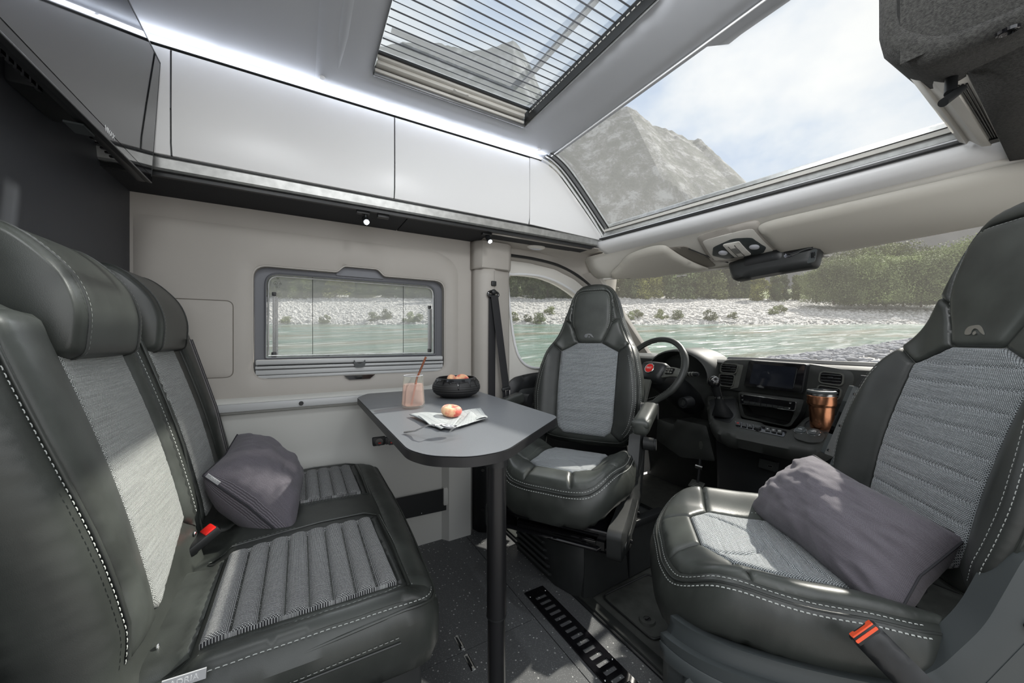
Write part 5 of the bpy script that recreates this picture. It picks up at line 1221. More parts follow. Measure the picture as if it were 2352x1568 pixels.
# backrests
r14 = math.radians(14.3)
BB = frame((-.228, 0, .445), (0, 1, 0), (-math.sin(r14), 0, math.cos(r14)), (math.cos(r14), 0, math.sin(r14)))
def bench_back(a0, a1, i0, i1, nearp):
    OB = roundpoly([(a0 + .030, -.06), (a1, -.06), (a1, .60), (a0 + .012, .62), (a0 + .004, .42), (a0 + .042, .15)] if nearp else [(a0, -.06), (a1, -.06), (a1, .60), (a0 + .02, .62), (a0 - .004, .35)], [.02, .02, .05, .08, .2, .12] if nearp else [.02, .02, .05, .10, .3], 8)
    raw = lambda a, b: .018 * (1 - sm(a, i0 - .10, i0 + .02)) * sm(b, .0, .1) + .016 * sm(a, i1 + .01, a1 - .01) + .012 * np.sin(np.clip(b / .55, 0, 1) * pi)
    rr = .040
    srf = lambda a, b: raw(a, b) - (rr - arc(dist(np.stack([a, b], 1), OB) * inside(np.stack([a, b], 1), OB), rr))
    shell('backrest', OB, BB, leather, bn, top=raw, th=.125, r=rr, rb=.04, sp=.012)
    q = lambda a, b: -.0012 * np.exp(-(((b % .034) - .017) / .0035) ** 2)
    ip = [(i0, .60), (i0, .10), (i0 + .004, .045), (i0 + .03, .030), (i1, .105 if nearp else .03), (i1 + .003, .3), (i1 - .003, .60)]
    pl = panel('back_insert', ip, BB, srf, fabric_b, bn, sp=.008, rows=.006, quilt=q, puff=.008); pl['label'] = 'pale woven back insert'
    panel('side_bolster', [(a0 + (.070 if nearp else .045), .04), (i0 - .002, .02), (i0, .10), (i0, .60), (a0 + .050, .59), (a0 + .052, .40), (a0 + (.082 if nearp else .045), .15)], BB, srf, leather_lt, bn, sp=.012, puff=.012 if nearp else .006, rp=.04 if nearp else .012)
    xb = i1 + .003 if nearp else i1 + .075
    panel('inner_bolster', [(xb, .10), (a1 - .025, .06), (a1 - .025, .58), (xb - .004, .60)], BB, srf, leather_lt if nearp else leather, bn, sp=.012, puff=.010, rp=.03)
    ed = span(shrink(OB, .034), (a0 + .036, .02), (a0 + .036, .585)); ed2 = span(shrink(OB, .022), (a0 + .03, .0), (a0 + .03, .59))
    MB().tube([BB @ Vector((a, b, float(srf(np.array([a]), np.array([b]))[0]) + .0035)) for a, b in ed[::2]], .0030, 10).build('piping', leather, bn)
    (stitches([[(a - .010, b) for a, b in ed[::2]]], BB, srf, parent=bn, lift=.006, r=.0011) if nearp else None); (stitches([[(a1 - .035, .10), (a1 - .035, .56)]], BB, srf, parent=bn, lift=.013, r=.0013) if nearp else None)
    if nearp: stitches([[(i0 - .006, .06), (i0 - .006, .575)]], BB, srf, parent=bn, lift=.006, r=.0009)
    # headrest hood
    h0, h1 = (.893, 1.190) if nearp else (1.302, 1.602)
    HP = [(-.306, .952), (-.298, .985), (-.298, 1.04), (-.318, 1.098), (-.362, 1.150), (-.40, 1.174), (-.432, 1.172), (-.452, 1.145), (-.453, 1.085), (-.44, 1.045), (-.42, 1.046), (-.392, 1.020), (-.362, .968), (-.340, .945)]
    HP = [(x - .024, z) for x, z in HP]
    HPc = catmull(HP, 4, True); c = np.mean(np.array(HPc), 0)
    st = []
    for yy, sc_ in ((h0, .86), (h0 + .004, .92), (h0 + .014, .972), (h0 + .030, .997), (h0 + .05, 1), ((h0 + h1) / 2, 1.006), (h1 - .05, 1), (h1 - .030, .997), (h1 - .014, .972), (h1 - .004, .92), (h1, .86)):
        st.append([(c[0] + (x - c[0]) * (1 - (1 - sc_) * .8) - .0 * 1, yy, c[1] + (z - c[1]) * sc_) for x, z in HPc])
    MB().loft(st, close=True, ends=True).build('headrest', leather, bn, angle=70)
    for yy, of in ((h0 + .0325, -.0005), (h1 - .0325, -.0005)):
        for dy in (-.007, .007):
            V = []; F = []
            path = [np.array(p) for p in HPc if (p[1] > 1.0 or p[0] > -.36)]
            path = sorted(path, key=lambda p: math.atan2(p[1] - 1.05, p[0] + .44)); path = [p for p in path if p[0] > -.60 and not (p[1] < 1.06 and p[0] < -.37)]
            cum = np.concatenate([[0], np.cumsum([np.linalg.norm(path[i + 1] - path[i]) for i in range(len(path) - 1)])])
            X = np.array([p[0] for p in path]); Z = np.array([p[1] for p in path]); s_ = 0
            while s_ + .007 < cum[-1]:
                e = [(np.interp(q_, cum, X), np.interp(q_, cum, Z)) for q_ in (s_, s_ + .0055)]
                tx, tz = e[1][0] - e[0][0], e[1][1] - e[0][1]; l_ = math.hypot(tx, tz) + 1e-9; nx, nz_ = tz / l_, -tx / l_
                o0 = len(V)
                for ex, ez in e:
                    V += [(ex + nx * .0012, yy + dy - .0006, ez + nz_ * .0012), (ex + nx * .0012, yy + dy + .0006, ez + nz_ * .0012)]
                F.append((o0, o0 + 1, o0 + 3, o0 + 2)); s_ += .0098
            o_ = from_data('stitching', V, F, thread if dy > 0 else thread_dk, bn, smooth=False); o_['kind'] = 'stuff'
        MB().tube([(x, yy, z) for x, z in [tuple(p) for p in path]], .0022, 5).build('headrest_piping', leather_dk, bn)
bench_back(.700, 1.222, .895, 1.150, True)
bench_back(1.234, 1.735, 1.308, 1.530, False)
# grey belt running down the far backrest
MB().tube([BB @ Vector((1.572, .54, .050)), BB @ Vector((1.572, .30, .056)), BB @ Vector((1.572, .02, .040))], .025, 8, flat=(1.0, .05), up=(1, 0, .2)).build('belt_strap', belt_gr, bn)
for dy in (-.012, .012): MB().tube([BB @ Vector((1.572 + dy, .54, .0515)), BB @ Vector((1.572 + dy, .30, .0575)), BB @ Vector((1.572 + dy, .02, .0415))], .0022, 5, flat=(1.6, .5), up=(1, 0, .2)).build('belt_stripe', thread_dk, bn)
for a_, b_ in ((1.185, .048), (.86, -.005)):
    p = BB @ Vector((a_, b_, .012)); MB().sph(p, .006, (.5, 1, 1)).build('snap_stud', chrome, bn)
# red buckle between the two places
q = P(462, 1240, z=.475); rb_ = thing('belt_buckle', q, 'black belt buckle with red button in the gap of the bench', 'belt buckle')
R_ = Matrix.Rotation(.5, 3, 'Z') @ Matrix.Rotation(-.5, 3, 'Y')
MB().box(q, (.075, .040, .022), rot=R_, bev=.005).build('buckle_body', blackp, rb_)
MB().box(q + R_ @ Vector((.022, 0, .008)), (.026, .034, .012), rot=R_, bev=.003).build('release_button', redp, rb_)
MB().box(q + R_ @ Vector((.036, 0, .002)), (.006, .028, .012), rot=R_).build('buckle_slot', gloss_bk, rb_)
MB().tube([q + R_ @ Vector((-.035, 0, 0)), q + Vector((-.09, -.02, -.03))], .015, 6, flat=(1, .3)).build('buckle_stalk', blackp, rb_)

# ================================================================== pillows
def pillow(name, A, B, Cc, D, th, label, seed=1, wr=.006, sag=.05, tagpos=None):
    """four corners in order, A->B one edge"""
    A, B, Cc, D = (np.array(p) for p in (A, B, Cc, D)); n = 56
    U = np.linspace(0, 1, n); UU, VV = np.meshgrid(U, U); nn = np.cross(B - A, D - A); nn /= np.linalg.norm(nn)
    x = 2 * UU - 1; y = 2 * VV - 1
    px = .5 + .5 * x * (1 - .10 * (1 - y ** 2) * 0 - .085 * (1 - np.abs(y)) ** 1.0 * np.abs(x) ** 2)
    py = .5 + .5 * y * (1 - .085 * (1 - np.abs(x)) ** 1.0 * np.abs(y) ** 2)
    base = A + (B - A) * px[..., None]
    base = (1 - px)[..., None] * (1 - py)[..., None] * A + px[..., None] * (1 - py)[..., None] * B + px[..., None] * py[..., None] * Cc + (1 - px)[..., None] * py[..., None] * D
    h = np.clip((1 - np.abs(x) ** 2.6) * (1 - np.abs(y) ** 2.6), 0, 1) ** .52 * th / 2
    edge = np.maximum(np.abs(x), np.abs(y)); ang = np.arctan2(y, x)
    wn = nmap(UU * 6 + 20, VV * 6 + 20, 1.0, seed, 3) - .5; pk = np.sin(ang * 22 + 5 * nmap(UU * 3 + 9, VV * 3 + 9, 1, seed + 1, 2)) * np.exp(-((edge - .86) / .13) ** 2)
    h1 = h * (1 + .10 * wn) + wr * (wn * 1.6 + .45 * pk) * (1 - edge ** 6); h2 = -h * (1 + .1 * wn[::-1])
    T = base + nn * h1[..., None]; Bq = base + nn * h2[..., None]
    V = np.concatenate([T.reshape(-1, 3), Bq.reshape(-1, 3)]); idx = np.arange(n * n).reshape(n, n)
    f = np.stack([idx[:-1, :-1], idx[:-1, 1:], idx[1:, 1:], idx[1:, :-1]], -1).reshape(-1, 4); f2 = f[:, ::-1] + n * n
    W_ = float(np.linalg.norm(B - A)); H_ = float(np.linalg.norm(D - A)); uv = np.stack([UU * W_, VV * H_], -1).reshape(-1, 2)
    o = thing(name, tuple((A + B + Cc + D) / 4 - np.array([0, 0, .05])), label, 'pillow')
    from_data('pillow_cover', V, np.concatenate([f, f2]), pillow_m, o, uv=np.concatenate([uv, uv]), angle=None)
    ring = [base[0, i] for i in range(0, n, 2)] + [base[i, -1] for i in range(0, n, 2)] + [base[-1, i] for i in range(n - 1, 0, -2)] + [base[i, 0] for i in range(n - 1, 0, -2)]
    MB().tube([Vector(p) for p in ring], .0026, 6, closed=True).build('pillow_seam', thread_dk, o)
    return o, base, nn
po, pb_, pn = pillow('pillow', P(466, 1092, D=.99) , P(668, 1246, D=1.0), P(690, 1105, D=1.29), P(545, 998, D=1.26), .20, 'charcoal woven pillow leaning on the bench backrest', seed=3, wr=.007)
c = Vector(pb_[0, 5]); e_ = (Vector(pb_[0, 9]) - Vector(pb_[0, 3])).normalized(); MB().box(c + Vector(pn) * .006, (.040, .003, .012), rot=e_.to_track_quat('X', 'Z').to_matrix()).build('pillow_tag', label_m, po)
txt('ADRIA', frame(c + Vector(pn) * .008 + Vector((.001, -.003, 0)), e_, Vector(pn), e_.cross(Vector(pn))), .007, ink, po)
pillow('pillow', P(1722, 1172, D=1.13), P(2048, 1440, D=.70), P(2218, 1238, D=.72), P(1868, 1045, D=1.10), .215, 'charcoal woven pillow lying on the large right seat', seed=8, wr=.013)

# ================================================================== table and what stands on it
TZ = .742
tb = thing('table', (.42, 1.15, 0), 'dark grey pedestal table with cut corners hooked to the wall rail', 'table')
TP = roundpoly([(.200, 1.61), (.200, .79), (.228, .725), (.30, .675), (.38, .675), (.690, .895), (.715, 1.703), (.255, 1.703)], [.03, .03, .03, .03, .035, .03, .01, .02], 8)
shell('table_top', TP, frame((0, 0, TZ), (1, 0, 0), (0, 1, 0), (0, 0, 1)), tabedge, tb, th=.022, r=.0015, sp=.08)
shell('laminate_sheet', shrink(TP, .0015), frame((0, 0, TZ + .0006), (1, 0, 0), (0, 1, 0), (0, 0, 1)), tablem, tb, th=.0008, sp=.12, smooth=False)
lgx, lgy = .392, .742
MB().cyl((lgx, lgy, .345), (lgx, lgy, TZ - .045), .0225, seg=32).build('leg_tube', legm, tb)
MB().cyl((lgx, lgy, .0), (lgx, lgy, .345), .0205, seg=32).build('leg_tube', legm, tb)
MB().cyl((lgx, lgy, TZ - .05), (lgx, lgy, TZ - .022), .028, seg=32).build('leg_socket', blackp, tb)
MB().cyl((lgx, lgy, .347), (lgx, lgy, .3435), .0235, seg=32).build('leg_collar', blackp, tb)
MB().cyl((lgx, lgy, 0), (lgx, lgy, .02), .06, .05, seg=32).build('leg_foot', blackp, tb)
gx, gy = .342, 1.272
gl = thing('drinking_glass', (gx, gy, TZ), 'clear tumbler of pink lemonade on the dark table', 'glass')
G = Matrix.Translation((gx, gy, TZ + .001))
clear = bpy.data.materials.new('clear_glass'); clear.use_nodes = True; b = clear.node_tree.nodes['Principled BSDF']; b.inputs['Transmission Weight'].default_value = 1; b.inputs['Roughness'].default_value = 0; b.inputs['IOR'].default_value = 1.1; b.inputs['Specular IOR Level'].default_value = 1
MB().lathe([(0, .0), (.026, 0), (.0375, .004), (.0405, .012), (.0395, .022), (.0335, .112), (.0325, .1125), (.0318, .111), (.0378, .022), (.0385, .013), (.035, .008), (0, .007)], G, 40).build('glass_wall', glass_w, gl)
liquid = pane('pink_lemonade', (1, .86, .83), .02, milk=.38, milkcol=(1, .80, .75))
MB().lathe([(0, .0085), (.034, .009), (.0375, .014), (.0372, .022), (.0333, .082), (0, .082)], G, 40).build('lemonade', liquid, gl)
MB().tube([(gx + .0322 * math.cos(a), gy + .0322 * math.sin(a), TZ + .1130) for a in np.linspace(0, 2 * pi, 33)[:-1]], .0010, 6, closed=True).build('glass_rim', lens_m, gl)
b0 = Vector((gx - .010, gy - .012, TZ + .012)); k0 = P(957, 870, D=1.265); k1 = P(978, 820, D=1.235)
sw = MB().tube([b0, b0.lerp(k0, .5), b0.lerp(k0, .93), k0.lerp(k1, .06) + Vector((0, 0, .002)), k0.lerp(k1, .2), k1], .0036, 12).build('drinking_straw', copper_s); tag(sw, 'bent copper straw standing in the pink drink', 'straw')
bw_c = (.566, 1.432)
bo_ = thing('fruit_bowl', (*bw_c, TZ), 'low black ribbed ceramic bowl with glazed drips', 'bowl')
BMx = Matrix.Translation((*bw_c, TZ + .001)) @ Matrix.Diagonal((1, 1, 1.15, 1)); pf = [(0, 0), (.060, 0)]
for k in range(40):
    t_ = k / 39; r_ = .060 + .041 * math.sin(pi * min(1, t_ * 1.02 + .02) * .62) ** .9 * 1.0; z_ = .066 * t_ + .002
    r_ = float(np.interp(t_, [0, .12, .25, .42, .58, .72, .86, 1], [.062, .083, .094, .0995, .099, .0945, .0875, .079])); pf.append((r_ + .0007 * math.sin(k * 1.35), z_))
pf += [(.0765, .0700), (.0735, .0695), (.080, .056), (.088, .036), (.080, .014), (0, .008)]
MB().lathe(pf, BMx, 56).build('bowl_wall', ceramic, bo_)
# glaze band with drips
V = []; F = []; nA = 160; drips = [(3.75, .018), (4.05, .006), (4.42, .034), (4.95, .020), (5.30, .022), (3.3, .010), (5.9, .012), (.5, .02), (1.5, .015), (2.3, .02)]
for i in range(nA):
    a = 2 * pi * i / nA; ln_ = .008 + .003 * math.sin(3 * a + 1)
    for da, L_ in drips: ln_ += L_ * math.exp(-(((a - da + pi) % (2 * pi) - pi) / .032) ** 2)
    for j in range(9):
        z = .0665 - ln_ * j / 8; t_ = (z - .002) / .066; r_ = float(np.interp(t_, [0, .12, .25, .42, .58, .72, .86, 1], [.062, .083, .094, .0995, .099, .0945, .0875, .079])) + .0022
        if j == 8: r_ -= .002
        V.append((bw_c[0] + r_ * math.cos(a), bw_c[1] + r_ * math.sin(a), TZ + .001 + z * 1.15))
for i in range(nA):
    for j in range(8): i2 = (i + 1) % nA; F.append((i * 9 + j, i2 * 9 + j, i2 * 9 + j + 1, i * 9 + j + 1))
from_data('glaze_drips', V, F, glaze, bo_, angle=None)
# flat peaches
pm = mat('peach_skin', (.85, .45, .28), .62, sheen=.3); t = pm.node_tree; b = t.nodes['Principled BSDF']; tcx = N(t, 'ShaderNodeTexCoord')
n1 = N(t, 'ShaderNodeTexNoise'); n1.inputs['Scale'].default_value = 26; n1.inputs['Detail'].default_value = 6; n1.inputs['Roughness'].default_value = .65; L(t, tcx.outputs['Object'], n1.inputs['Vector'])
L(t, ramp(t, n1.outputs[0], [(.36, (.88, .62, .34)), (.48, (.84, .42, .24)), (.56, (.68, .12, .08)), (.68, (.52, .05, .045))]), b.inputs['Base Color'])
def peach(loc, s_, rot, label):
    o = thing('flat_peach', loc, label, 'peach', 'flat peaches')
    V = []; F = []; nu, nv = 36, 20
    for j in range(nv + 1):
        ph = pi * j / nv
        for i in range(nu):
            a = 2 * pi * i / nu; r = math.sin(ph); z = math.cos(ph); rr = .030 * (r ** .85) * (1 + .04 * math.cos(2 * a + 1)); zz = .0185 * z
            if z > 0: zz -= .013 * math.exp(-(r / .45) ** 2)
            else: zz += .005 * math.exp(-(r / .4) ** 2)
            crease = math.exp(-((a - 1.2 + pi) % (2 * pi) - pi) ** 2 / .02) * r * (.0012 if z > -.3 else 0); V.append(Vector((rr * math.cos(a) * (1 - crease * 12), rr * math.sin(a) * (1 - crease * 12), zz + .0155)))
    for j in range(nv):
        for i in range(nu): F.append((j * nu + i, j * nu + (i + 1) % nu, (j + 1) * nu + (i + 1) % nu, (j + 1) * nu + i))
    M = Matrix.Translation(loc) @ rot.to_4x4() @ Matrix.Diagonal((s_, s_, s_, 1))
    ob = from_data('peach_flesh', [tuple(M @ v) for v in V], [f[::-1] for f in F], pm, o, angle=None)
    MB().sph(M @ Vector((0, 0, .0205)), .0016 * s_ * 1.5).build('peach_stem', bark, o)
    return o
E3 = lambda x, y, z=0: Matrix.Rotation(z, 3, 'Z') @ Matrix.Rotation(y, 3, 'Y') @ Matrix.Rotation(x, 3, 'X')
peach((bw_c[0] - .028, bw_c[1] - .004, TZ + .056), 1.05, E3(.9, .5, .4), 'red and yellow flat peach at the left in the black bowl')
peach((bw_c[0] + .026, bw_c[1] + .006, TZ + .057), 1.0, E3(.7, -.5, .2), 'flat peach at the right in the black bowl')
peach((.386, 1.022, TZ + .012), 1.04, E3(.18, -.05, .9), 'flat peach lying alone on the grey napkin')
# napkin
nk_m = weave('napkin_cloth', (.66, .68, .67), (.58, .60, .59), (.10, .12, .12), bw=30.0, rh=2.6, mortar=.7, streak=.1)
nkc = [P(*q, z=TZ) for q in ((940, 958), (1005, 966), (1060, 960), (1104, 951), (1120, 968), (1080, 976), (1042, 991), (1012, 991))]
nk = thing('napkin', (.37, 1.0, TZ), 'folded grey striped linen napkin under the peach and spoon', 'napkin')
def cloth(name, quad, n, hf, mt):
    A, B, Cq, Dq = [Vector(p) for p in quad]; V = []; F = []; uv = []
    for j in range(n + 1):
        for i in range(n + 1):
            u, v = i / n, j / n; p = A.lerp(B, u).lerp(Dq.lerp(Cq, u), v); V.append((p.x, p.y, TZ + .0035 + hf(u, v))); uv.append((u * .16, v * .16))
    for j in range(n):
        for i in range(n): F.append((j * (n + 1) + i, j * (n + 1) + i + 1, (j + 1) * (n + 1) + i + 1, (j + 1) * (n + 1) + i))
    return from_data(name, V, F, mt, nk, uv=uv, angle=None, sol=.0022)
hw = lambda s_, k: (lambda u, v: max(0, .006 * math.sin(u * 5 + s_) * math.sin(v * 4 + s_)) + .004 + k * (u ** 3) * (1 - v) + .003 * math.sin(u * 9))
cloth('napkin_fold', (nkc[0], nkc[3], nkc[4], nkc[7]), 26, hw(.4, .010), nk_m)
cloth('napkin_fold', (P(950, 957, z=TZ), P(1060, 963, z=TZ), P(1040, 992, z=TZ), P(985, 982, z=TZ)), 22, lambda u, v: .006 + .003 * math.sin(u * 6 + v * 3) , nk_m)
cloth('napkin_fold', (P(1068, 968, z=TZ), P(1098, 948, z=TZ + .02), P(1120, 966, z=TZ), P(1045, 990, z=TZ)), 22, lambda u, v: .006 + .016 * math.sin(pi * min(1, u * 1.15)) * (1 - v) ** 1.2, nk_m)
# spoon
sp_ = thing('spoon', (.33, .96, TZ), 'silver teaspoon resting on the napkin edge', 'spoon')
s0, s1, s2 = P(930, 992, z=TZ + .005), P(1000, 976, z=TZ + .034), P(1012, 974, z=TZ + .033)
s3 = P(1040, 978, z=TZ + .026)
hp_ = [s0, s0.lerp(s1, .35) + Vector((0, 0, -.003)), s0.lerp(s1, .75) + Vector((0, 0, .004)), s1, s2]
MB().tube(hp_, [.0050, .0044, .0032, .0026, .0030], 8, flat=(1, .5)).build('spoon_handle', steel, sp_)
dd = (s3 - s2).normalized(); cx_ = s2.lerp(s3, .62); R_ = dd.to_track_quat('X', 'Z').to_matrix(); b = MB(); g_ = bmesh.ops.create_uvsphere(b.bm, u_segments=24, v_segments=14, radius=1)
bmesh.ops.delete(b.bm, geom=[v for v in b.bm.verts if v.co.z > .05], context='VERTS')
bmesh.ops.transform(b.bm, matrix=Matrix.Translation(cx_) @ R_.to_4x4() @ Matrix.Diagonal((.021, .0135, .007, 1)), verts=b.bm.verts)
b.build('spoon_bowl', steel, sp_, angle=None, sol=.0009)
# ================================================================== dashboard
def pm_(pts, M):
    """spots of the photograph on the plane of a frame -> (a, b) in that frame"""
    Mi = M.inverted(); o = Vector((M[0][3], M[1][3], M[2][3])); n = Vector((M[0][2], M[1][2], M[2][2])); out = []
    for u, v in pts:
        d = FW * FPX + RT * (u - 1176) + Vector((0, 0, HZ - v)); s_ = (o - EYE).dot(n) / d.dot(n); q = Mi @ (EYE + d * s_); out.append((q.x, q.y))
    return out
db = thing('dashboard', (2.1, .85, .3), 'dark grey plastic dashboard with centre stack and air vents', 'dashboard')
def dprof(y):
    hood = math.exp(-((y - 1.34) / .13) ** 4); c = 1 / (1 + math.exp(-(y - .42) / .02)) * 1 / (1 + math.exp((y - 1.13) / .015))
    zt_ = .868 + .048 * hood; xf = 1.99 - .03 * c - .04 * hood
    if y < .42: xf = 2.02
    return [(2.52, .85), (2.20, .866), (2.08, zt_), (xf + .02, zt_), (xf, zt_ - .012), (xf - .002, .83 + .03 * hood), (xf + .00 + .06 * hood, .80), (xf + .01 + .05 * hood, .72), (xf + .03, .64), (xf + .10, .52), (2.15, .30), (2.20, .0)]
MB().loft([[(x, y, z) for x, z in dprof(y)] for y in [1.76, 1.62, 1.54, 1.50, 1.46, 1.40, 1.30, 1.22, 1.18, 1.15, 1.12, 1.09, 1.0, .85, .6, .48, .44, .40, .36, .2, 0, -.15]]).build('dash_body', dashp, db, angle=50)
# glass-side ledge
MB().loft([[(2.05 - .0 * y, y, .871), (2.07, y, .884), (2.12, y, .884), (2.14, y, .865)] for y in (1.14, .9, .6, .3, 0)]).build('dash_ledge', blackp, db, angle=30)
# instrument binnacle
MB().loft([[(x, 1.34 + sy_ * math.cos(a), .775 + sz_ * math.sin(a)) for a in np.linspace(-.25, pi + .25, 26)] for x, sy_, sz_ in ((2.06, .150, .095), (1.90, .185, .130), (1.885, .192, .138), (1.89, .200, .146), (1.95, .215, .152), (2.10, .23, .155))]).build('binnacle_hood', dashp, db, angle=60, sol=.003)
MB().loft([[(2.03, 1.34 + k * sy_ * math.cos(a), .775 + k * .10 * math.sin(a)) for a in np.linspace(0, 2 * pi, 30)[:-1]] for k, sy_ in ((1, .16), (.01, .16))], close=True).build('instrument_glass', gloss_bk, db)
# right-hand sweep of the hood down to the centre stack
S0 = REAR(1.955)
stk = pm_([(1664, 826), (1720, 826), (1860, 836), (1950, 850), (1962, 862), (1950, 925), (1880, 935), (1845, 915), (1690, 897), (1650, 890), (1652, 845)], S0)
shell('stack_panel', roundpoly(stk, [.03, .01, .01, .03, .02, .04, .02, .01, .02, .02, .02]), S0, dashp, db, top=.004, th=.05, r=.008, sp=.02)
sat = pm_([(1695, 836), (1709, 838), (1697, 890), (1678, 893), (1692, 862)], S0)
shell('satin_blade', roundpoly(sat, .006), S0, satin, db, top=.010, th=.01, r=.004, sp=.02)
def vent(px, hnd=True):
    q = pm_(px, S0); q = roundpoly(q, .014, 5); ctr = np.mean(np.array(q), 0); w_ = max(p[0] for p in q) - min(p[0] for p in q); h_ = max(p[1] for p in q) - min(p[1] for p in q)
    v = shell('vent_frame', shrink(q, -.004), S0, satin, db, holes=[shrink(q, .0008)], top=.016, th=.02, r=.003, sp=.03)
    shell('vent_cavity', q, S0, gloss_bk, v, top=.007, th=.004, sp=.05, smooth=False)
    for k in range(3):
        zz = ctr[1] + (k - 1) * h_ * .26; MB().box(S0 @ Vector((ctr[0], zz, .012)), (.010, w_ * .88, .0035), bev=.001, rot=Matrix.Rotation(.5, 3, 'Y')).build('vent_slat', darkp, v)
    if hnd: MB().box(S0 @ Vector((ctr[0], ctr[1] + h_ * .05, .017)), (.010, w_ * .26, h_ * .16), bev=.002).build('vent_tab', blackp, v)
vent([(1661, 834), (1698, 837), (1692, 857), (1657, 854)]); vent([(1655, 858.5), (1690, 861), (1685, 887), (1656, 884)], False)
vent([(1888, 853), (1939, 859), (1936, 884), (1884, 877)]); vent([(1882, 884), (1934, 892), (1928, 917), (1880, 909)], False)
# touch screen
T0 = REAR(1.925)
ts = roundpoly(pm_([(1721, 827), (1855, 836), (1844, 903), (1709, 887)], T0), .012, 5)
shell('screen_housing', ts, T0, blackp, db, top=.010, th=.04, r=.006, sp=.03)
shell('screen_bezel', shrink(ts, .004), T0, gloss_bk, db, top=.0115, th=.003, r=.001, sp=.06)
shell('touch_screen', pm_([(1734, 835), (1832, 843), (1823, 893), (1724, 880)], T0), T0, screen, db, top=.0125, th=.002, sp=.2, smooth=False)
a0, a1 = pm_([(1834, 846), (1825, 890)], T0); MB().tube([T0 @ Vector((*a0, .0125)), T0 @ Vector((*a1, .0125))], .0008, 6).build('screen_edge', greyp, db)
# lower stack: climate controls and open tray
U0 = REAR(1.935)
uo = roundpoly(pm_([(1697, 899), (1848, 918), (1838, 950), (1815, 981), (1700, 957)], U0), [.01, .01, .02, .02, .03], 6)
ti = roundpoly(pm_([(1704, 927), (1826, 945), (1815, 971), (1802, 975), (1712, 953)], U0), .012, 5)
shell('stack_surround', uo, U0, dashp, db, holes=[ti], top=.010, th=.06, r=.006, sp=.02)
MB().loft([[U0 @ Vector((a, b, n)) for a, b in ti] for n in (.006, -.09)], close=True).build('tray_wall', blackp, db)
shell('tray_back', ti, frame((2.02, 0, 0), (0, -1, 0), (0, 0, 1), (-1, 0, 0)), blackp, db, th=.01, sp=.1, smooth=False)
cl_ = roundpoly(pm_([(1703, 903), (1834, 921), (1830, 943), (1704, 926)], U0), .010, 5)
sh_ = shell('climate_rim', cl_, U0, chrome, db, top=.018, th=.02, r=.004, sp=.03)
shell('climate_panel', shrink(cl_, .0028), U0, gloss_bk, db, top=.0195, th=.006, r=.001, sp=.05)
for k in range(8):
    u0_, v0_ = 1713 + 13.2 * k, 923 + 1.95 * k
    q = pm_([(u0_, v0_ - 4), (u0_ + 12, v0_ - 2.3), (u0_ + 12, v0_ + 3.2), (u0_, v0_ + 1.5)], U0); shell('climate_key', q, U0, darkp, db, top=.0212, th=.003, r=.0008, sp=.05)
for k, (u, v) in enumerate(((1710, 908), (1710, 917), (1820, 924), (1818, 936))):
    q = pm_([(u, v)], U0)[0]; MB().box(U0 @ Vector((*q, .0195)), (.002, .010, .008), bev=.0006).build('climate_key', darkp, db)
    txt('^' if k == 2 else ('v' if k == 3 else '-'), frame(U0 @ Vector((q[0], q[1] - (.004 if k == 2 else 0), .0215)), (0, -1, 0), (0, 0, 1), (-1, 0, 0)), .010, ink, db)
# sloping console shelf
A_, B_ = Vector((1.775, 0, .600)), Vector((1.935, 0, .668)); bv = (B_ - A_).normalized()
CS = frame(A_, (0, -1, 0), bv, Vector((0, -1, 0)).cross(bv))
cn = thing('centre_console', (1.8, .8, 0), 'dark plastic centre console with gear lever, switches and cup holder', 'console')
co_ = pm_([(1619, 905), (1690, 905), (1701, 956), (1817, 983), (1850, 950), (1925, 945), (1945, 975), (1900, 1022), (1868, 1034), (1750, 1012), (1645, 990), (1626, 965)], CS)
shell('console_top', roundpoly(co_, [.03, .01, .02, .02, .03, .03, .03, .03, .03, .05, .03, .03], 6), CS, dashp, cn, top=.0, th=.085, r=.016, rb=.02, sp=.018)
# vertical console below
MB().loft([[(x, 1.075, z), (x - .02, 1.05, z), (x - .03, .80, z), (x - .03, .50, z), (x + .10, .42, z), (2.1, .40, z), (2.1, 1.09, z)] for x, z in ((1.835, .575), (1.84, .42), (1.85, .25), (1.83, .02), (1.82, .0))], close=True).build('console_body', blackp, cn, angle=50)
MB().loft([[(x, y0, z), (x, .48, z), (x + .2, .45, z), (x + .2, y0, z)] for x, y0, z in ((1.66, 1.02, .0), (1.66, 1.02, .20), (1.67, 1.01, .215))], close=True, ends=True).build('cup_tray', dashp, cn, angle=30)
MB().lathe([(.050, .004), (.046, .006), (.042, .002), (.038, -.03), (0, -.03)], Matrix.Translation((1.735, .93, .216)), 28).build('cup_well', gloss_bk, cn)
u_ = pm_([(1745, 1052), (1786, 1063), (1783, 1084), (1742, 1072)], REAR(1.79)); shell('usb_plate', roundpoly(u_, .005), REAR(1.79), darkp, cn, top=.004, th=.02, r=.002, sp=.03)
u_ = pm_([(1765, 1066), (1776, 1069), (1775, 1074), (1764, 1071)], REAR(1.79)); shell('usb_port', roundpoly(u_, .002), REAR(1.79), steel, cn, top=.0055, th=.003, sp=.03); shell('usb_slot', shrink(u_, .0016), REAR(1.79), gloss_bk, cn, top=.0062, th=.001, sp=.03)
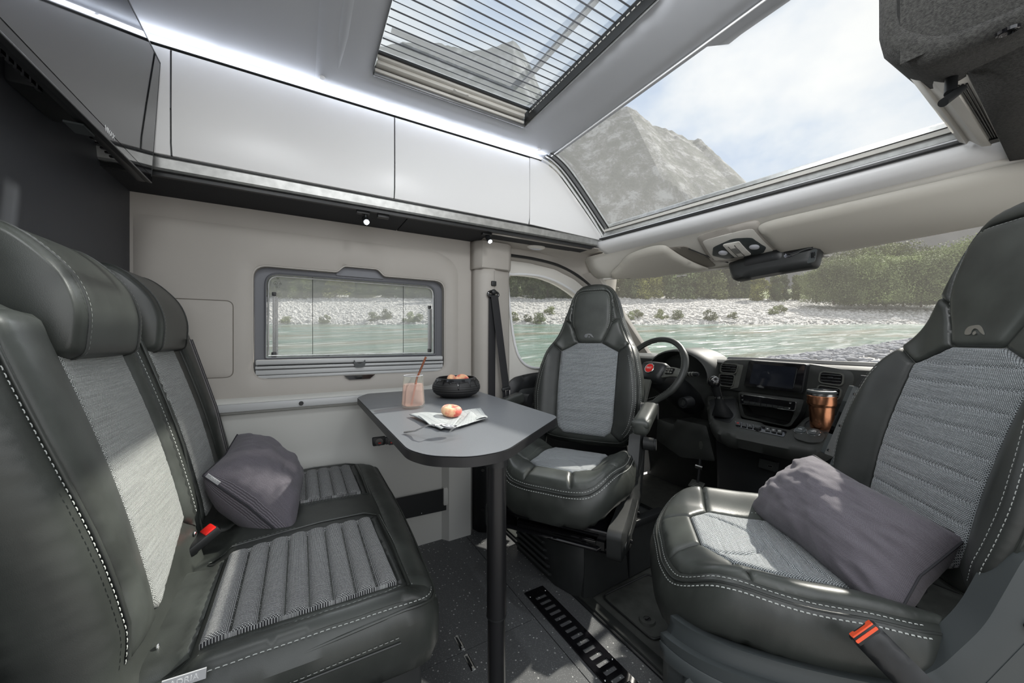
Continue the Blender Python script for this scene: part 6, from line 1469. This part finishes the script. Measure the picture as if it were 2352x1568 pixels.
# switch strip
st_ = roundpoly(pm_([(1688, 967), (1808, 991), (1800, 1004), (1692, 980)], CS), .006, 5); shell('switch_bar', st_, CS, gloss_bk, cn, top=.005, th=.01, r=.003, sp=.04)
for k in range(8):
    if k == 4: continue
    u, v = 1696 + 13.6 * k, 974.5 + 2.7 * k; q = roundpoly(pm_([(u - 5.5, v - 5.5), (u + 6, v - 3.2), (u + 5, v + 5), (u - 6, v + 3)], CS), .0015, 3)
    shell('switch_key', q, CS, darkp, cn, top=.0075, th=.004, r=.001, sp=.04)
    c_ = np.mean(np.array(q), 0); txt(['△', '', '–', '–', '', '≈', '⊙', '○'][k] or '·', CS @ Matrix.Translation((c_[0], c_[1], .0078)), .012, redp if k == 0 else ink, cn)
q = pm_([(1741, 984)], CS)[0]; MB().cyl(CS @ Vector((*q, .003)), CS @ Vector((*q, .011)), .0125, .011, seg=24).build('mode_knob', darkp, cn)
# 12 V and USB outlets on a rounded pad
sp0 = pm_([(1822, 990), (1845, 982), (1885, 990), (1897, 1003), (1890, 1018), (1860, 1020), (1826, 1010)], CS); shell('outlet_pad', roundpoly(sp0, .016, 6), CS, dashp, cn, top=.013, th=.03, r=.006, sp=.02)
for (u, v), s_ in (((1840, 995), 'USB'), ((1871, 1000), '12V\n180W')):
    q = pm_([(u, v)], CS)[0]; c0 = CS @ Vector((*q, .010)); c1 = CS @ Vector((*q, .017)); MB().cyl(c0, c1, .0215, .0195, seg=28).build('outlet_cap', greyp, cn)
    MB().tube([CS @ Vector((q[0] + .0205 * math.cos(a), q[1] + .0205 * math.sin(a), .0125)) for a in np.linspace(0, 2 * pi, 28)[:-1]], .0014, 6, closed=True).build('outlet_ring', steel, cn)
    shell('outlet_flap', roundpoly([(q[0] - .010, q[1] - .018), (q[0] + .010, q[1] - .018), (q[0] + .010, q[1] + .021), (q[0] - .010, q[1] + .021)], .004), CS, greyp, cn, top=.0205, th=.005, r=.002, sp=.02)
    txt(s_, CS @ Matrix.Translation((q[0], q[1], .0212)), .0075, ink, cn)
# gear lever
gq = pm_([(1662, 955)], CS)[0]; gb = CS @ Vector((*gq, 0)); kn = P(1640, 877, D=1.70)
shell('gear_plate', roundpoly(pm_([(1628, 918), (1690, 915), (1690, 955), (1675, 972), (1640, 962)], CS), .014), CS, blackp, cn, top=.004, th=.01, r=.003, sp=.03)
top_ = gb.lerp(kn, .58); rows_ = []
for j, (t_, r_, sq) in enumerate(((0, .050, .40), (.12, .046, .35), (.35, .036, .2), (.55, .026, .08), (.75, .020, 0), (.95, .0165, 0))):
    c0 = gb.lerp(top_, t_ / .95); rr = [c0 + RT * (r_ * math.cos(a) * (1 + .08 * math.sin(3 * a + j))) + FW * (r_ * .8 * math.sin(a)) for a in np.linspace(0, 2 * pi, 25)[:-1]]; rows_.append(rr)
MB().loft(rows_, close=True, ends=True).build('gear_boot', blackp, cn, angle=70)
MB().cyl(top_, top_.lerp(kn, .2), .0175, .0165, seg=20).build('boot_ring', chrome, cn)
MB().cyl(top_.lerp(kn, .1), kn + Vector((0, 0, -.005)), .0165, .022, seg=20).build('gear_neck', blackp, cn)
dk = (kn - top_).normalized(); MB().sph(kn, .0275, (1, .95, 1.05)).build('gear_knob', gloss_bk, cn)
MB().tube([kn + Vector((-.004, -.012, .026)), kn + Vector((-.020, -.008, .020)), kn + Vector((-.026, .004, .006))], .0012, 5).build('knob_line', chrome, cn)
txt('1 3 5\n2 4 6', frame(kn + Vector((-.016, -.023, .006)), RT, Vector((0, 0, 1)), -FW), .0065, label_m, cn)
# tumbler
q = pm_([(1886, 978)], CS)[0]; cc = CS @ Vector((*q, -.012))
tm = thing('travel_mug', cc, 'copper insulated travel mug with black lid in the cup holder', 'mug')
CMx = Matrix.Translation(cc)
MB().lathe([(0, .0), (.035, .0), (.0375, .003), (.0415, .088), (.0425, .093), (.0465, .098), (.0478, .104), (.0478, .134), (.0460, .136)], CMx, 40).build('mug_body', copper, tm)
MB().lathe([(.0440, .130), (.0462, .134), (.0462, .146), (.043, .147)], CMx, 40).build('steel_rim', steel, tm)
MB().lathe([(.0470, .145), (.0488, .147), (.0488, .153), (.0465, .1565), (.040, .158), (.038, .155), (0, .155)], CMx, 40).build('mug_lid', greyp, tm)
L0 = frame(cc + Vector((0, 0, .1555)), RT, FW, (0, 0, 1))
shell('lid_slot', roundpoly([(-.024, -.006), (.012, -.006), (.012, .018), (-.018, .020)], .005), L0, gloss_bk, tm, top=.0012, th=.002, sp=.02)
shell('lid_slider', roundpoly([(.002, -.012), (.026, -.016), (.028, -.002), (.014, .004), (.004, .0)], .003), L0, blackp, tm, top=.004, th=.004, r=.001, sp=.02)
MB().lathe([(0, .001), (.051, .001), (.053, .0035), (.056, .004), (.058, .0)], frame(cc + Vector((0, 0, .012)), CS.to_3x3() @ Vector((1, 0, 0)), CS.to_3x3() @ Vector((0, 1, 0)), CS.to_3x3() @ Vector((0, 0, 1))), 36).build('cup_holder_ring', blackp, cn)
# knee panel left of the console, speaker dots
kp = roundpoly(pm_([(1508, 962), (1545, 975), (1552, 963), (1620, 978), (1640, 1060), (1560, 1050), (1505, 1010)], REAR(1.88)), .012); shell('knee_panel', kp, REAR(1.88), dashp, db, top=.0, th=.14, r=.010, sp=.03)
for k in range(7):
    hw_ = math.sqrt(max(.05, 1 - ((k - 3) / 3.6) ** 2)) * .011; q = pm_([(1610, 1014 + 2.6 * k)], REAR(1.88))[0]; MB().box(REAR(1.88) @ Vector((q[0], q[1], .001)), (.002, 2 * hw_, .0028)).build('speaker_slit', satin, db)
# steering column, ignition, stalk
wc = Vector((1.655, 1.325, .815)); wn_ = Vector((-.87, .0, .50)).normalized(); wa = Vector((0, -1, 0)); wb_ = wn_.cross(wa).normalized(); WMx = frame(wc, wa, wb_, wn_)
sw_ = thing('steering_wheel', wc, 'black leather steering wheel with round red emblem behind the turned seat', 'steering wheel')
R0 = .192
MB().tube([WMx @ Vector((R0 * math.cos(a), R0 * math.sin(a) - (.012 if math.sin(a) < -.85 else 0), 0)) for a in np.linspace(0, 2 * pi, 65)[:-1]], [.0150 + .0025 * (abs(math.cos(a)) > .8) for a in np.linspace(0, 2 * pi, 65)[:-1]], 14, closed=True).build('wheel_rim', leather_dk, sw_)
hub = roundpoly([(-.075, .052), (.075, .052), (.088, .02), (.060, -.062), (-.060, -.062), (-.088, .02)], .025, 6)
shell('airbag_cover', hub, WMx, blackp, sw_, top=lambda a, b: .018 - 2.2 * (a ** 2 + b ** 2), th=.05, r=.014, sp=.012)
for sg in (1, -1):
    p_ = [(sg * .062, .028), (sg * .120, .030), (sg * .182, .022), (sg * .184, -.022), (sg * .125, -.022), (sg * .07, -.035)]
    if sg < 0: p_ = p_[::-1]
    shell('wheel_spoke', roundpoly(p_, .008), WMx, satin, sw_, top=-.002, th=.016, r=.006, sp=.02)
    p_ = [(sg * .085, .018), (sg * .140, .020), (sg * .135, -.012), (sg * .09, -.016)]
    if sg < 0: p_ = p_[::-1]
    shell('button_pod', roundpoly(p_, .008), WMx, gloss_bk, sw_, top=.004, th=.008, r=.003, sp=.02)
    for i in range(3):
        for j in range(2): MB().box(WMx @ Vector((sg * (.098 + .014 * i), .008 - .015 * j, .0045)), (.010, .009, .003), rot=WMx.to_3x3(), bev=.0008).build('wheel_button', satin, sw_)
MB().loft([[WMx @ Vector((x, y, z)) for x, y in ((-.022, -.05), (.022, -.05))] + [WMx @ Vector((x, y, z - .012)) for x, y in ((.030, -.185), (-.030, -.185))] for z in (.004, -.008)], close=True, ends=True).build('wheel_spoke', satin, sw_, angle=30)
EMs = WMx @ Matrix.Translation((0, .002, .0185))
MB().lathe([(0, .002), (.0275, .002), (.029, 0), (.0275, -.001)], EMs, 36).build('emblem_ring', chrome, sw_)
MB().lathe([(0, .0032), (.0235, .0032), (.0245, .002)], EMs, 36).build('emblem_disc', redp, sw_)
MB().prism(roundpoly([(-.019, .014), (.019, .014), (.015, -.016), (-.015, -.016)], .004, 3), EMs @ Matrix.Translation((0, 0, .0030)), .0006).build('emblem_shield', redp, sw_)
txt('FIAT', EMs @ Matrix.Translation((0, 0, .0042)), .0165, ink, sw_)
stitches([[(.176 * math.cos(a), .176 * math.sin(a)) for a in np.linspace(0, 2 * pi, 80)]], WMx, lambda a, b: 0 * a + .006, parent=sw_, lift=.002, r=.0007)
cl2 = thing('steering_column', (1.8, 1.325, .70), 'black steering column cover with ignition lock and wiper stalk', 'steering column')
ce_ = wc - wn_ * .03; cf_ = Vector((2.02, 1.325, .60))
MB().loft([[c_ + Vector((0, w__ * math.cos(a), 0)) + wb_ * (h__ * math.sin(a)) for a in np.linspace(0, 2 * pi, 25)[:-1]] for c_, w__, h__ in ((ce_, .05, .045), (ce_.lerp(cf_, .12), .085, .07), (ce_.lerp(cf_, .6), .09, .075), (cf_, .08, .07))], close=True, ends=True).build('column_shroud', blackp, cl2, angle=60)
ig = P(1568, 925, x=1.74); MB().cyl(ig + Vector((.06, 0, 0)), ig, .032, .028, seg=24).build('ignition_housing', blackp, cl2); MB().cyl(ig, ig + Vector((-.006, 0, 0)), .016, seg=20).build('ignition_ring', darkp, cl2); MB().box(ig + Vector((-.007, 0, 0)), (.002, .004, .018)).build('key_slot', steel, cl2)
s0_ = P(1560, 860, x=1.74); s1_ = P(1602, 859, x=1.74); MB().cyl(s0_, s1_, .011, seg=16).build('wiper_stalk', blackp, cl2)
for k in range(3): MB().cyl(s0_.lerp(s1_, .45 + .14 * k), s0_.lerp(s1_, .52 + .14 * k), .0125, seg=16).build('stalk_ring', satin, cl2)
MB().cyl(s1_, s1_ + (s1_ - s0_).normalized() * .006, .008, seg=12).build('stalk_button', blackp, cl2)
# brake pedal
pdl = thing('brake_pedal', P(1600, 1115, x=1.86), 'ribbed metal brake pedal in the driver footwell', 'pedal')
pc_ = P(1600, 1113, x=1.86); R_ = Matrix.Rotation(-.6, 3, 'Y'); MB().box(pc_, (.05, .075, .010), rot=R_, bev=.004).build('pedal_pad', satin, pdl)
for k in range(5): MB().box(pc_ + R_ @ Vector((-.018 + .009 * k, 0, .006)), (.003, .066, .003), rot=R_).build('pedal_rib', rubber, pdl)
MB().tube([pc_ + Vector((.01, 0, 0)), pc_ + Vector((.03, 0, .10)), pc_ + Vector((.06, .01, .28))], .008, 8).build('pedal_arm', blackp, pdl); MB().cyl(pc_ + Vector((.03, -.02, .09)), pc_ + Vector((.03, .02, .09)), .014, seg=14).build('pedal_joint', steel, pdl)
# firewall and footwell sides close the cab below the dash
fw = MB().box((2.22, .8, .38), (.03, 2.0, .90)).build('wall_front', blackp); fw['kind'] = 'structure'
# passenger belt guide beside the large seat
bg_ = thing('belt_guide', P(1940, 1000, D=1.30), 'tall grey slanted belt guide plate with holes behind the right seat', 'bracket')
GF = frame(P(1940, 960, D=1.30), RT, (0, 0, 1), -FW)
def gp(pts): return pm_(pts, GF)
shell('guide_plate', roundpoly(gp([(1962, 886), (1985, 892), (1925, 1052), (1895, 1042)]), .004), GF, greyp, bg_, top=0., th=.02, r=.003, sp=.03)
shell('guide_web', gp([(1985, 890), (2026, 891), (1990, 960), (1940, 1060), (1924, 1050)]), GF, blackp, bg_, top=-.006, th=.02, sp=.05, smooth=False)
shell('guide_pad', roundpoly(gp([(1988, 862), (2018, 868), (1998, 892), (1972, 890)]), .004), GF, blackp, bg_, top=.012, th=.03, r=.005, sp=.02)
for k in range(5): a_, b_ = gp([(1991 + 5 * k, 864 + k), (1977 + 5 * k, 888 + .5 * k)]); MB().tube([GF @ Vector((*a_, .013)), GF @ Vector((*b_, .013))], .0014, 5).build('pad_rib', gloss_bk, bg_)
for u, v in ((1963, 905), (1973, 906), (1932, 978), (1905, 1034)): q = gp([(u, v)])[0]; MB().cyl(GF @ Vector((*q, -.002)), GF @ Vector((*q, .0008)), .0045, seg=14).build('guide_hole', gloss_bk, bg_)
MB().box(P(2030, 880, D=1.55), (.14, .16, .07), bev=.025, seg=4).build('pillar_trim', dashp, bg_)
